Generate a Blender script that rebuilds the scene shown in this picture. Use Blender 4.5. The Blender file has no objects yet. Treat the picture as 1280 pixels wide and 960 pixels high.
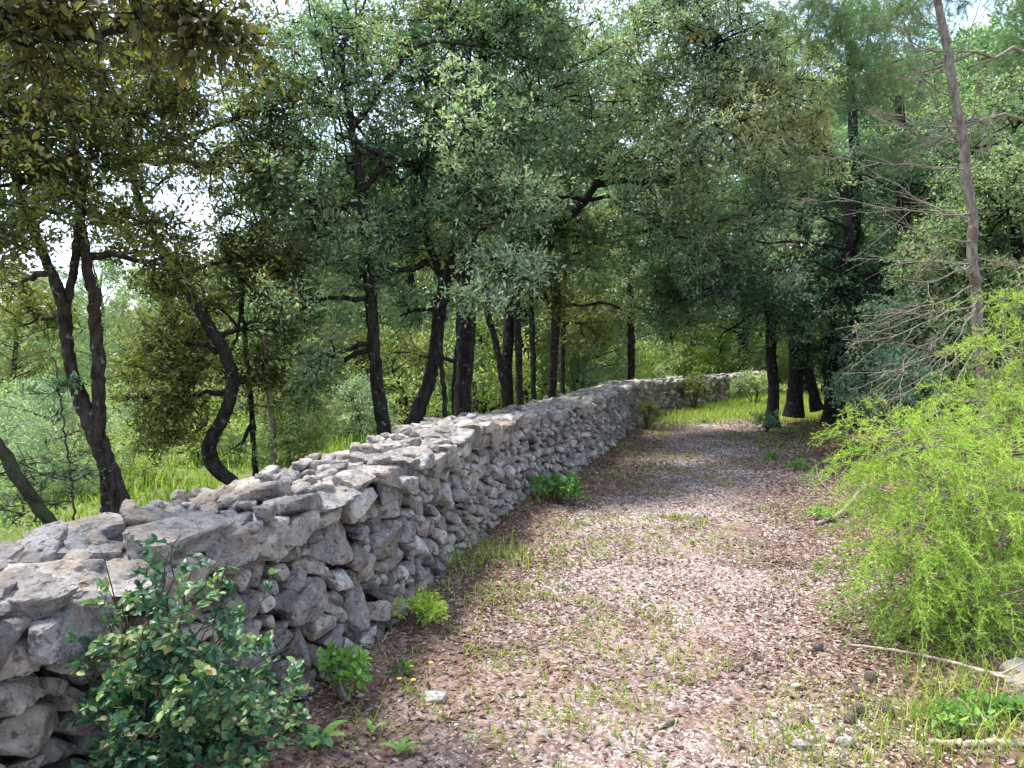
import bpy, bmesh, math, random
import numpy as np
from mathutils import Vector

scene = bpy.context.scene
COL = scene.collection
R = math.radians

# ------------------------------------------------------------------ camera
FPX = 925.0          # focal length in pixels of the 1280 wide picture
CAM_H = 1.55
PITCH = R(3.1)
cd = bpy.data.cameras.new('camera')
cam = bpy.data.objects.new('camera', cd)
COL.objects.link(cam)
cam.location = (0, 0, CAM_H)
cam.rotation_euler = (R(90) - PITCH, 0, 0)
cd.sensor_width = 36.0
cd.lens = 36.0 * FPX / 1280
cd.clip_start = 0.05
cd.clip_end = 2000
scene.camera = cam

# ------------------------------------------------------------------ sky
SUN_DIR = Vector((-0.37, 0.15, 1.0)).normalized()   # towards the sun
SUN_EL = math.asin(SUN_DIR.z)
SUN_AZ = math.atan2(SUN_DIR.x, SUN_DIR.y)
world = bpy.data.worlds.new('World')
scene.world = world
world.use_nodes = True
wn, wl = world.node_tree.nodes, world.node_tree.links
wn.clear()
wout = wn.new('ShaderNodeOutputWorld')
bg = wn.new('ShaderNodeBackground')
bg.inputs['Strength'].default_value = 0.15
sky = wn.new('ShaderNodeTexSky')
sky.sky_type = 'NISHITA'
sky.sun_disc = False
sky.sun_elevation = SUN_EL
sky.sun_rotation = SUN_AZ
sky.air_density = 1.0
sky.dust_density = 1.0
tc = wn.new('ShaderNodeTexCoord')
cn = wn.new('ShaderNodeTexNoise')
cn.inputs['Scale'].default_value = 2.6
cn.inputs['Detail'].default_value = 7
cn.inputs['Roughness'].default_value = 0.6
mp = wn.new('ShaderNodeMapping')
mp.inputs['Scale'].default_value = (1, 1, 2.2)
wl.new(tc.outputs['Generated'], mp.inputs['Vector'])
wl.new(mp.outputs['Vector'], cn.inputs['Vector'])
cr = wn.new('ShaderNodeValToRGB')
cr.color_ramp.elements[0].position = 0.42
cr.color_ramp.elements[1].position = 0.66
cr.color_ramp.elements[0].color = (0.18, 0.18, 0.18, 1)
cr.color_ramp.elements[1].color = (0.92, 0.97, 0.97, 1)
wl.new(cn.outputs['Fac'], cr.inputs['Fac'])
wm = wn.new('ShaderNodeMix')
wm.data_type = 'RGBA'
wl.new(cr.outputs['Color'], wm.inputs['Factor'])
wl.new(sky.outputs['Color'], wm.inputs['A'])
wm.inputs['B'].default_value = (4.5, 4.8, 5.5, 1)
wl.new(wm.outputs['Result'], bg.inputs['Color'])
wl.new(bg.outputs['Background'], wout.inputs['Surface'])

sd = bpy.data.lights.new('sun', 'SUN')
sd.energy = 2.8
sd.angle = R(10)
sd.color = (1.0, 0.95, 0.87)
sun = bpy.data.objects.new('sun', sd)
COL.objects.link(sun)
sun.rotation_euler = SUN_DIR.to_track_quat('Z', 'Y').to_euler()

vs = scene.view_settings
vs.view_transform = 'Standard'
vs.look = 'None'
vs.gamma = 1
vs.use_curve_mapping = False
vs.exposure = 1.72
scene.cycles.use_denoising = True
scene.cycles.max_bounces = 6
scene.cycles.diffuse_bounces = 3
scene.cycles.glossy_bounces = 2
scene.cycles.transmission_bounces = 3
scene.cycles.transparent_max_bounces = 4
scene.cycles.use_adaptive_sampling = True
scene.cycles.adaptive_threshold = 0.02
scene.render.threads_mode = 'AUTO'

# ------------------------------------------------------------------ helpers
cp, sp = math.cos(PITCH), math.sin(PITCH)


def P(px, py, d):
    """world point d metres ahead of the camera seen near (px, py) of the 1280x960 photograph"""
    x = (px - 640) / FPX
    y = (480 - py) / FPX
    yy = cp + y * sp
    zz = -sp + y * cp
    k = d / yy
    return np.array([x * k, d, CAM_H + zz * k])


def tag(o, label=None, cat=None, group=None, kind=None):
    if label: o['label'] = label
    if cat: o['category'] = cat
    if group: o['group'] = group
    if kind: o['kind'] = kind
    return o


def empty(name, loc=(0, 0, 0), **k):
    o = bpy.data.objects.new(name, None)
    COL.objects.link(o)
    o.location = [float(v) for v in loc]
    return tag(o, **k)


def link(name, me, parent=None, **k):
    o = bpy.data.objects.new(name, me)
    COL.objects.link(o)
    if parent is not None:
        o.parent = parent
        o.location = [-v for v in parent.location]
    return tag(o, **k)


class Buf:
    """gathers vertices and faces, then makes one mesh"""
    def __init__(s):
        s.v, s.f, s.a, s.m, s.n = [], [], [], [], 0

    def add(s, V, F, a=0.5, m=0):
        V = np.asarray(V, np.float32).reshape(-1, 3)
        F = np.asarray(F, np.int64)
        if len(F) == 0: return
        s.v.append(V)
        s.f.append(F + s.n)
        s.n += len(V)
        s.a.append(np.broadcast_to(np.asarray(a, np.float32), (len(F),)))
        s.m.append(np.full(len(F), m, np.int32))

    def mesh(s, name, mats, smooth=False):
        me = bpy.data.meshes.new(name)
        V = np.concatenate(s.v)
        me.vertices.add(len(V))
        me.vertices.foreach_set('co', V.astype(np.float32).ravel())
        tot = np.concatenate([np.full(len(f), f.shape[1], np.int32) for f in s.f])
        idx = np.concatenate([f.ravel() for f in s.f]).astype(np.int32)
        start = np.concatenate([[0], np.cumsum(tot)[:-1]]).astype(np.int32)
        me.loops.add(len(idx))
        me.loops.foreach_set('vertex_index', idx)
        me.polygons.add(len(tot))
        me.polygons.foreach_set('loop_start', start)
        me.polygons.foreach_set('loop_total', tot)
        if not isinstance(mats, (list, tuple)): mats = [mats]
        for m in mats: me.materials.append(m)
        me.polygons.foreach_set('material_index', np.concatenate(s.m))
        me.polygons.foreach_set('use_smooth', np.full(len(tot), smooth, bool))
        at = me.attributes.new('rnd', 'FLOAT', 'FACE')
        at.data.foreach_set('value', np.concatenate(s.a).astype(np.float32))
        me.update(calc_edges=True)
        return me


def nrm(v):
    return v / np.maximum(np.linalg.norm(v, axis=-1, keepdims=True), 1e-9)


def hash3(i, j, k, seed):
    h = (i * 374761393 + j * 668265263 + k * 2147483647 + seed * 1274126177) & 0xffffffff
    h = ((h ^ (h >> 13)) * 1274126177) & 0xffffffff
    h = ((h ^ (h >> 16)) * 2246822519) & 0xffffffff
    return ((h ^ (h >> 15)) & 0xffffff) / float(0xffffff)


def vnoise(p, seed=0):
    p = np.asarray(p, np.float64)
    f = np.floor(p).astype(np.int64)
    t = p - f
    t = t * t * (3 - 2 * t)
    o = 0
    for a in (0, 1):
        for b in (0, 1):
            for c in (0, 1):
                w = (t[..., 0] if a else 1 - t[..., 0]) * (t[..., 1] if b else 1 - t[..., 1]) * (t[..., 2] if c else 1 - t[..., 2])
                o = o + w * hash3(f[..., 0] + a, f[..., 1] + b, f[..., 2] + c, seed)
    return o * 2 - 1


def fbm(p, oct=4, seed=0, ridged=False):
    s, a, o = 1.0, 0.5, 0
    for i in range(oct):
        n = vnoise(p * s, seed + i * 17)
        o = o + a * ((1 - 2 * np.abs(n)) if ridged else n)
        s *= 2.1
        a *= 0.5
    return o


def sstep(a, b, x):
    t = np.clip((x - a) / (b - a), 0, 1)
    return t * t * (3 - 2 * t)


def spline(pts, n):
    """Catmull-Rom through pts, n samples evenly spaced along its length"""
    pts = np.asarray(pts, float)
    q = np.vstack([2 * pts[0] - pts[1], pts, 2 * pts[-1] - pts[-2]])
    out = []
    for i in range(1, len(q) - 2):
        t = np.linspace(0, 1, 24, endpoint=False)[:, None]
        a, b, c, d = q[i - 1], q[i], q[i + 1], q[i + 2]
        out.append(0.5 * ((2 * b) + (-a + c) * t + (2 * a - 5 * b + 4 * c - d) * t ** 2 + (-a + 3 * b - 3 * c + d) * t ** 3))
    o = np.vstack(out + [q[-2][None]])
    L = np.concatenate([[0], np.cumsum(np.linalg.norm(np.diff(o[:, :min(3, o.shape[1])], axis=0), axis=1))])
    s = np.linspace(0, L[-1], n)
    return np.stack([np.interp(s, L, o[:, k]) for k in range(o.shape[1])], 1), s


def tube(pts, rad, sides=8, bump=0.0, seed=0, cap=True):
    pts = np.asarray(pts, float)
    n = len(pts)
    rad = np.broadcast_to(np.asarray(rad, float), (n,))
    tan = nrm(np.gradient(pts, axis=0))
    ref = np.array([0, 0, 1.0]) if abs(tan[0, 2]) < 0.8 else np.array([1.0, 0, 0])
    V = np.zeros((n, sides, 3))
    for i in range(n):
        u = ref - tan[i] * ref.dot(tan[i])
        u = u / np.linalg.norm(u)
        ref = u
        w = np.cross(tan[i], u)
        a = np.arange(sides) * 2 * math.pi / sides
        V[i] = pts[i] + rad[i] * (np.cos(a)[:, None] * u + np.sin(a)[:, None] * w)
    if bump:
        c = pts[:, None, :]
        dd = V - c
        k = 1 + bump * fbm(V * (0.7 / max(rad.max(), .01)) * np.array([1, 1, .5]), 3, seed)
        V = c + dd * k[..., None]
    i = np.arange(n - 1)[:, None]
    j = np.arange(sides)[None]
    j2 = (j + 1) % sides
    F = np.stack([i * sides + j, i * sides + j2, (i + 1) * sides + j2, (i + 1) * sides + j], -1).reshape(-1, 4)
    V = V.reshape(-1, 3)
    if cap:
        k = len(V)
        V = np.vstack([V, pts[-1], pts[0]])
        e = np.arange(sides)
        e2 = (e + 1) % sides
        b = (n - 1) * sides
        F = np.vstack([F, np.stack([b + e, b + e2, np.full(sides, k), np.full(sides, k)], 1),
                       np.stack([e2, e, np.full(sides, k + 1), np.full(sides, k + 1)], 1)])
    return V, F


def add_tube(buf, pts, rad, sides=8, bump=0.0, seed=0, a=.5, m=0):
    V, F = tube(pts, rad, sides, bump, seed, cap=False)
    buf.add(V, F, a, m)
    n = len(pts)
    e = np.arange(sides)
    for b, tip, rev in ((0, pts[0], 1), ((n - 1) * sides, pts[-1], 0)):
        VV = np.vstack([V[b:b + sides], np.asarray(tip)[None]])
        T = np.stack([e, (e + 1) % sides, np.full(sides, sides)], 1)
        buf.add(VV, T[:, ::-1] if rev else T, a, m)


# leaf outlines: (along, across, up) in units of (length, width, length)
LEAF = {
    'small': (np.array([[0, 0, 0], [.5, .5, .06], [1, 0, -.04], [.5, -.5, .06]]), np.array([[0, 1, 2, 3]])),
    'fold': (np.array([[0, 0, 0], [.32, .46, .07], [.72, .40, .05], [1, 0, -.08], [.72, -.40, .05], [.32, -.46, .07], [.5, 0, .0]]),
             np.array([[0, 1, 2, 6], [6, 2, 3, 3], [0, 6, 4, 5], [6, 3, 4, 4]])),
    'oak': (np.array([[-.2, .03, 0], [-.2, -.03, 0], [0, 0, 0], [.18, .38, .05], [.26, .34, .06], [.42, .52, .08], [.5, .43, .07], [.66, .45, .06], [.74, .33, .04],
                      [.88, .22, .01], [1, 0, -.05], [.88, -.22, .01], [.74, -.33, .04], [.66, -.45, .06], [.5, -.43, .07],
                      [.42, -.52, .08], [.26, -.34, .06], [.18, -.38, .05], [.5, 0, -.01]]),
            np.array([[2, 3, 4, 18], [18, 4, 5, 6], [18, 6, 7, 8], [18, 8, 9, 10], [18, 10, 11, 12], [18, 12, 13, 14], [18, 14, 15, 16], [18, 16, 17, 2], [0, 2, 2, 1]])),
    'needle': (np.array([[0, .5, 0], [1, 0, 0], [0, -.5, 0]]), np.array([[0, 1, 2]])),
    'blade': (np.array([[0, .5, 0], [.45, .42, .02], [.8, .22, -.10], [1, 0, -.25], [.8, -.22, -.10], [.45, -.42, .02], [0, -.5, 0]]),
              np.array([[0, 1, 5, 6], [1, 2, 4, 5], [2, 3, 4, 4]])),
}


def leaves(buf, pos, d, up, L, W, shape, a, m=0):
    """a leaf per row: base point, direction, upward side, length, width"""
    T, F = LEAF[shape]
    n = len(pos)
    if n == 0: return
    d = nrm(d)
    side = nrm(np.cross(up, d))
    up = np.cross(d, side)
    L = np.broadcast_to(L, (n,))[:, None, None]
    W = np.broadcast_to(W, (n,))[:, None, None]
    V = pos[:, None] + T[None, :, 0:1] * L * d[:, None] + T[None, :, 1:2] * W * side[:, None] + T[None, :, 2:3] * L * up[:, None]
    F0 = [f for f in F]
    for k in (3, 4):
        sel = [list(dict.fromkeys(f.tolist())) for f in F0]
        sel = np.array([s for s in sel if len(s) == k])
        if len(sel) == 0: continue
        FF = (sel[None] + (np.arange(n) * len(T))[:, None, None]).reshape(-1, k)
        aa = np.repeat(np.broadcast_to(a, (n,)), len(sel))
        if k == 3 or not buf.__dict__.get('_last') is V:
            pass
        # vertices are added once and shared by both face sizes
        if not hasattr(buf, '_lv') or buf._lv is not V:
            buf.v.append(V.reshape(-1, 3).astype(np.float32))
            buf._lv = V
            buf._lo = buf.n
            buf.n += n * len(T)
        buf.f.append(FF + buf._lo)
        buf.a.append(aa.astype(np.float32))
        buf.m.append(np.full(len(FF), m, np.int32))


# ------------------------------------------------------------------ materials
def newmat(name):
    m = bpy.data.materials.new(name)
    m.use_nodes = True
    n, l = m.node_tree.nodes, m.node_tree.links
    n.clear()
    out = n.new('ShaderNodeOutputMaterial')
    return m, n, l, out


def ramp(n, stops, interp='LINEAR'):
    r = n.new('ShaderNodeValToRGB')
    r.color_ramp.interpolation = interp
    e = r.color_ramp.elements
    while len(e) < len(stops): e.new(0.5)
    for el, (p, c) in zip(e, stops):
        el.position = p
        el.color = (*c, 1) if len(c) == 3 else c
    return r


def leafmat(name, stops, trans=0.35, rough=0.42, spec=0.5, tcol=1.6):
    m, n, l, out = newmat(name)
    at = n.new('ShaderNodeAttribute')
    at.attribute_name = 'rnd'
    r = ramp(n, stops)
    l.new(at.outputs['Fac'], r.inputs['Fac'])
    pr = n.new('ShaderNodeBsdfPrincipled')
    pr.inputs['Roughness'].default_value = rough
    pr.inputs['Specular IOR Level'].default_value = spec
    l.new(r.outputs['Color'], pr.inputs['Base Color'])
    tr = n.new('ShaderNodeBsdfTranslucent')
    mu = n.new('ShaderNodeMix')
    mu.data_type = 'RGBA'
    mu.blend_type = 'MULTIPLY'
    mu.inputs['Factor'].default_value = 1
    l.new(r.outputs['Color'], mu.inputs['A'])
    mu.inputs['B'].default_value = (tcol * 1.0, tcol * 1.15, tcol * .6, 1)
    l.new(mu.outputs['Result'], tr.inputs['Color'])
    mx = n.new('ShaderNodeMixShader')
    mx.inputs[0].default_value = trans
    l.new(pr.outputs[0], mx.inputs[1])
    l.new(tr.outputs[0], mx.inputs[2])
    l.new(mx.outputs[0], out.inputs['Surface'])
    return m


M = {}
M['oak'] = leafmat('holm_oak_leaf', [(0, (.052, .098, .058)), (.35, (.100, .165, .095)), (.6, (.172, .240, .145)), (.82, (.29, .345, .23)), (.93, (.16, .17, .05)), (1, (.19, .10, .05))], .38, .42, .5, 2.1)
M['oak_dark'] = leafmat('dark_holm_oak_leaf', [(0, (.040, .088, .062)), (.4, (.076, .148, .102)), (.75, (.150, .235, .160)), (.95, (.25, .31, .23)), (1, (.2, .13, .07))], .34, .42, .5, 2.1)
M['oak_olive'] = leafmat('olive_holm_oak_leaf', [(0, (.065, .075, .020)), (.4, (.115, .130, .035)), (.75, (.18, .19, .065)), (.93, (.26, .26, .11)), (1, (.20, .12, .05))], .45)
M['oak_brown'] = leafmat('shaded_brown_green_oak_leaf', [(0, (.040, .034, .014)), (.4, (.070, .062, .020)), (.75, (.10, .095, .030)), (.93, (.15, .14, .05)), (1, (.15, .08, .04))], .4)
M['oak_pale'] = leafmat('pale_holm_oak_leaf', [(0, (.11, .17, .11)), (.4, (.21, .28, .19)), (.7, (.33, .39, .28)), (.87, (.44, .48, .34)), (.95, (.48, .43, .18)), (1, (.3, .17, .11))], .36, .42, .5, 1.8)
M['bush'] = leafmat('bush_leaf', [(0, (.018, .068, .036)), (.35, (.038, .120, .055)), (.6, (.095, .190, .070)), (.85, (.20, .27, .10)), (1, (.32, .22, .12))], .25, .45, .5)
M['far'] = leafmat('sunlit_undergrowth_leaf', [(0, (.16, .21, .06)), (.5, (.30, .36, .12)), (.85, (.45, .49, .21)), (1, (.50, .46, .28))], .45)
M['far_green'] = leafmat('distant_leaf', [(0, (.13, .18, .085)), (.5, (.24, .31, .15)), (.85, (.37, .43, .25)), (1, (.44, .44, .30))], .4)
M['needle'] = leafmat('pine_needle', [(0, (.045, .095, .045)), (.5, (.085, .16, .065)), (1, (.16, .22, .08))], .3, .5)
M['frond'] = leafmat('feathery_frond', [(0, (.09, .19, .05)), (.35, (.22, .36, .07)), (.7, (.45, .58, .10)), (.93, (.62, .68, .16)), (1, (.34, .22, .10))], .42, .5, .3, 1.3)
M['grass'] = leafmat('grass_blade', [(0, (.11, .19, .025)), (.6, (.24, .33, .045)), (.85, (.38, .42, .08)), (1, (.45, .40, .18))], .4, .5, .3, 1.3)
M['herb'] = leafmat('herb_leaf', [(0, (.06, .16, .035)), (.6, (.12, .27, .05)), (1, (.24, .36, .09))], .35, .45, .4, 1.4)
M['deadleaf'] = leafmat('dead_leaf', [(0, (.062, .038, .028)), (.35, (.125, .080, .060)), (.7, (.225, .155, .120)), (.92, (.37, .285, .23)), (1, (.26, .19, .08))], .1, .6, .3)
M['deadtwig'] = leafmat('brown_dead_foliage', [(0, (.09, .05, .035)), (1, (.22, .13, .09))], .15, .7, .2)
M['yellow'] = leafmat('yellow_petal', [(0, (.75, .50, .02)), (1, (.85, .62, .03))], .2)


def stonemat(name, core=False):
    m, n, l, out = newmat(name)
    at = n.new('ShaderNodeAttribute')
    at.attribute_name = 'rnd'
    geo = n.new('ShaderNodeNewGeometry')
    base = ramp(n, [(0, (.17, .160, .150)), (.3, (.34, .318, .290)), (.5, (.295, .288, .282)), (.7, (.45, .400, .335)), (.88, (.52, .50, .475)), (1, (.41, .325, .225))])
    l.new(at.outputs['Fac'], base.inputs['Fac'])

    def noise(sc, det=5, ro=.6, dist=0.0):
        t = n.new('ShaderNodeTexNoise')
        t.inputs['Scale'].default_value = sc
        t.inputs['Detail'].default_value = det
        t.inputs['Roughness'].default_value = ro
        t.inputs['Distortion'].default_value = dist
        l.new(geo.outputs['Position'], t.inputs['Vector'])
        return t
    def mix(a, b, f, bt='MIX'):
        x = n.new('ShaderNodeMix')
        x.data_type = 'RGBA'
        x.blend_type = bt
        l.new(a, x.inputs['A'])
        if isinstance(b, tuple): x.inputs['B'].default_value = (*b, 1)
        else: l.new(b, x.inputs['B'])
        if isinstance(f, float): x.inputs['Factor'].default_value = f
        else: l.new(f, x.inputs['Factor'])
        return x.outputs['Result']
    n1 = noise(9, 8, .65, .3)
    r1 = ramp(n, [(.28, (.36, .34, .34)), (.48, (.92, .90, .90)), (.72, (1.6, 1.58, 1.58))])
    l.new(n1.outputs['Fac'], r1.inputs['Fac'])
    c = mix(base.outputs['Color'], r1.outputs['Color'], 1.0, 'MULTIPLY')
    # tan / rusty stains
    n2 = noise(5, 4, .55)
    r2 = ramp(n, [(.56, (0, 0, 0)), (.68, (.55, .55, .55))])
    l.new(n2.outputs['Fac'], r2.inputs['Fac'])
    c = mix(c, (.40, .29, .19), r2.outputs['Color'])
    # pale lichen blotches
    n3 = noise(22, 6, .7)
    r3 = ramp(n, [(.60, (0, 0, 0)), (.68, (.65, .65, .65))])
    l.new(n3.outputs['Fac'], r3.inputs['Fac'])
    c = mix(c, (.52, .52, .53), r3.outputs['Color'])
    # dark algae specks
    n4 = noise(34, 6, .75)
    r4 = ramp(n, [(.37, (.85, .85, .85)), (.47, (0, 0, 0))])
    l.new(n4.outputs['Fac'], r4.inputs['Fac'])
    c = mix(c, (.075, .07, .075), r4.outputs['Color'])
    # solution pits in the limestone
    vo = n.new('ShaderNodeTexVoronoi')
    vo.inputs['Scale'].default_value = 42
    vo.inputs['Randomness'].default_value = 1
    l.new(geo.outputs['Position'], vo.inputs['Vector'])
    n5 = noise(7, 3)
    add = n.new('ShaderNodeMath')
    add.operation = 'SUBTRACT'
    l.new(vo.outputs['Distance'], add.inputs[0])
    sc = n.new('ShaderNodeMath')
    sc.operation = 'MULTIPLY_ADD'
    l.new(n5.outputs['Fac'], sc.inputs[0])
    sc.inputs[1].default_value = 1.6
    sc.inputs[2].default_value = -.72
    l.new(sc.outputs[0], add.inputs[1])
    rp = ramp(n, [(.0, (0, 0, 0)), (.16, (1, 1, 1))])
    l.new(add.outputs[0], rp.inputs['Fac'])
    pr = n.new('ShaderNodeBsdfPrincipled')
    pr.inputs['Roughness'].default_value = .88
    pr.inputs['Specular IOR Level'].default_value = .25
    l.new(c, pr.inputs['Base Color'])
    nb = noise(30, 10, .75)
    nb2 = noise(110, 4, .7)
    s1 = n.new('ShaderNodeMath'); s1.operation = 'MULTIPLY_ADD'
    l.new(nb2.outputs['Fac'], s1.inputs[0]); s1.inputs[1].default_value = .35
    l.new(nb.outputs['Fac'], s1.inputs[2])
    s2 = n.new('ShaderNodeMath'); s2.operation = 'MULTIPLY_ADD'
    l.new(rp.outputs['Color'], s2.inputs[0]); s2.inputs[1].default_value = .38
    l.new(s1.outputs[0], s2.inputs[2])
    bp = n.new('ShaderNodeBump')
    bp.inputs['Strength'].default_value = .95
    bp.inputs['Distance'].default_value = .03
    l.new(s2.outputs[0], bp.inputs['Height'])
    l.new(bp.outputs[0], pr.inputs['Normal'])
    l.new(pr.outputs[0], out.inputs['Surface'])
    return m


M['stone'] = stonemat('limestone')


def simple(name, cola, colb, scale=12, rough=.9, bump=.5, dist=.01, stretch=(1, 1, 1), third=None):
    m, n, l, out = newmat(name)
    geo = n.new('ShaderNodeNewGeometry')
    mpn = n.new('ShaderNodeMapping')
    mpn.inputs['Scale'].default_value = stretch
    l.new(geo.outputs['Position'], mpn.inputs['Vector'])
    t = n.new('ShaderNodeTexNoise')
    t.inputs['Scale'].default_value = scale
    t.inputs['Detail'].default_value = 8
    t.inputs['Roughness'].default_value = .65
    l.new(mpn.outputs[0], t.inputs['Vector'])
    st = [(.35, cola), (.62, colb)]
    r = ramp(n, st)
    l.new(t.outputs['Fac'], r.inputs['Fac'])
    col = r.outputs['Color']
    if third:
        t2 = n.new('ShaderNodeTexNoise')
        t2.inputs['Scale'].default_value = third[1]
        t2.inputs['Detail'].default_value = 3
        l.new(geo.outputs['Position'], t2.inputs['Vector'])
        r2 = ramp(n, [(third[2], (0, 0, 0)), (third[2] + .05, (.8, .8, .8))])
        l.new(t2.outputs['Fac'], r2.inputs['Fac'])
        x = n.new('ShaderNodeMix'); x.data_type = 'RGBA'
        l.new(r2.outputs['Color'], x.inputs['Factor'])
        l.new(col, x.inputs['A']); x.inputs['B'].default_value = (*third[0], 1)
        col = x.outputs['Result']
    pr = n.new('ShaderNodeBsdfPrincipled')
    pr.inputs['Roughness'].default_value = rough
    pr.inputs['Specular IOR Level'].default_value = .12
    l.new(col, pr.inputs['Base Color'])
    bp = n.new('ShaderNodeBump')
    bp.inputs['Strength'].default_value = bump
    bp.inputs['Distance'].default_value = dist
    l.new(t.outputs['Fac'], bp.inputs['Height'])
    l.new(bp.outputs[0], pr.inputs['Normal'])
    l.new(pr.outputs[0], out.inputs['Surface'])
    return m


M['bark'] = simple('holm_oak_bark', (.008, .007, .0065), (.040, .036, .032), 22, .9, 1.0, .04, (1, 1, .35), ((.15, .16, .15), 15.0, .64))
M['bark_moss'] = simple('mossy_bark', (.014, .012, .009), (.055, .048, .034), 24, .9, .9, .02, (1, 1, .35), ((.035, .052, .018), 9.0, .50))
M['bark_red'] = simple('reddish_bark', (.012, .009, .008), (.060, .045, .038), 24, .9, .9, .02, (1, 1, .35), ((.16, .155, .15), 14.0, .62))
M['bark_pine'] = simple('pine_bark', (.10, .082, .068), (.27, .235, .20), 30, .9, .9, .02, (1, 1, .3), ((.13, .085, .062), 5.0, .60))
M['twig'] = simple('grey_brown_twig', (.11, .09, .072), (.30, .255, .205), 40, .85, .4, .004)
M['stick'] = simple('bleached_dead_wood', (.20, .16, .12), (.48, .42, .34), 30, .85, .5, .006, (1, 1, 1))
M['darkstem'] = simple('dark_shrub_stem', (.03, .022, .018), (.09, .065, .05), 40, .85, .4, .004)
M['cone'] = simple('pine_cone_scale', (.075, .055, .045), (.24, .19, .16), 90, .8, .4, .003)
M['core'] = simple('earth_between_stones', (.035, .028, .022), (.09, .07, .055), 30, .95, .5, .02)

# ------------------------------------------------------------------ plan of the place
FACE_PTS = np.array([(-1.75, -.6), (-1.62, 0.3), (-1.42, 1.2), (-1.20, 2.1), (-.86, 3.1), (-.63, 3.87), (-.45, 4.8), (-.25, 5.6), (0.0, 6.65), (.72, 8.5), (1.28, 10.1),
                     (1.75, 11.7), (2.36, 13.9), (3.3, 15.9), (4.9, 18.4), (6.7, 21.0), (8.6, 23.6)], float)
NS = 900
FACE, FS = spline(FACE_PTS, NS)
TAN = nrm(np.gradient(FACE, axis=0))
NOR = np.stack([TAN[:, 1], -TAN[:, 0]], 1)      # towards the path
SLEN = FS[-1]


def face_at(s):
    s = np.asarray(s, float)
    x = np.stack([np.interp(s, FS, FACE[:, k]) for k in (0, 1)], -1)
    nn = np.stack([np.interp(s, FS, NOR[:, k]) for k in (0, 1)], -1)
    return x, nrm(nn)


def wall_h(s):
    # height of the top of the wall along its length
    x, _ = face_at(s)
    d = x[..., 1]
    return np.interp(d, [-1, 1.5, 2.2, 3.0, 3.6, 4.6, 6.5, 8.5, 11, 14, 18, 24], [.92, .90, .86, .84, .87, .87, .85, .83, .81, .79, .70, .66]) + .012 * np.sin(s * 2.1) - .045


WALL_T = .62


def wall_dist(x, y):
    """signed distance to the wall's face line, positive on the path side; and arc position"""
    x = np.asarray(x, float); y = np.asarray(y, float)
    sh = x.shape
    q = np.stack([x.ravel(), y.ravel()], 1)
    best = np.full(len(q), 1e9); arc = np.zeros(len(q)); sg = np.zeros(len(q))
    step = 18
    idx = np.arange(0, NS, step)
    for a, b in zip(idx[:-1], idx[1:]):
        A, B = FACE[a], FACE[b]
        ab = B - A
        t = np.clip(((q - A) @ ab) / (ab @ ab), 0, 1)
        pr = A + t[:, None] * ab
        dv = q - pr
        d = np.hypot(dv[:, 0], dv[:, 1])
        side = ab[1] * (q[:, 0] - A[0]) - ab[0] * (q[:, 1] - A[1])
        k = d < best
        best[k] = d[k]; arc[k] = (FS[a] + t * (FS[b] - FS[a]))[k]; sg[k] = np.sign(side[k])
    return (best * sg).reshape(sh), arc.reshape(sh)


def right_edge(y):
    return np.interp(y, [-50, 0, 2.7, 5.5, 8.4, 12, 14.5, 17, 20, 30, 400], [.95, .95, 1.30, 2.25, 3.25, 4.25, 4.9, 8.0, 12.5, 22, 300])


def ground_z(x, y):
    x = np.asarray(x, float); y = np.asarray(y, float)
    w, _ = wall_dist(x, y)
    u = x - right_edge(y)
    z = .16 * sstep(0, 1.6, u) + .25 * sstep(1.6, 9, u)
    b = np.maximum(-w - WALL_T, 0)
    z = z - .10 * sstep(0, 1.0, b) - .055 * np.clip(b - 2, 0, 30) - .01 * np.clip(b - 30, 0, 40)
    r = np.hypot(x, y)
    z = z + 14 * sstep(75, 330, r)
    P3 = np.stack([x, y, x * 0], -1)
    onp = sstep(0, .4, -u) * (w > 0)
    z = z + .035 * fbm(P3 * .8, 3, 5) + .010 * fbm(P3 * 4, 3, 9) * (1 - .4 * onp)
    z = z + .05 * np.exp(-(np.clip(w, 0, 9) / .30) ** 2) * (w > 0)     # litter heaped against the wall foot
    return z


def gz1(x, y):
    return float(ground_z(np.array([x]), np.array([y]))[0])


# ------------------------------------------------------------------ ground sheet
def axis(lo, hi, fine, n_out):
    a = np.arange(lo, hi, fine)
    g = np.geomspace(1, 1, 1)
    out = []
    st, p = fine, hi
    while p < 600:
        p += st; st *= 1.16; out.append(p)
    inn = []
    st, p = fine, lo
    while p > -600:
        p -= st; st *= 1.16; inn.append(p)
    return np.array(inn[::-1] + a.tolist() + out)


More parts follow.
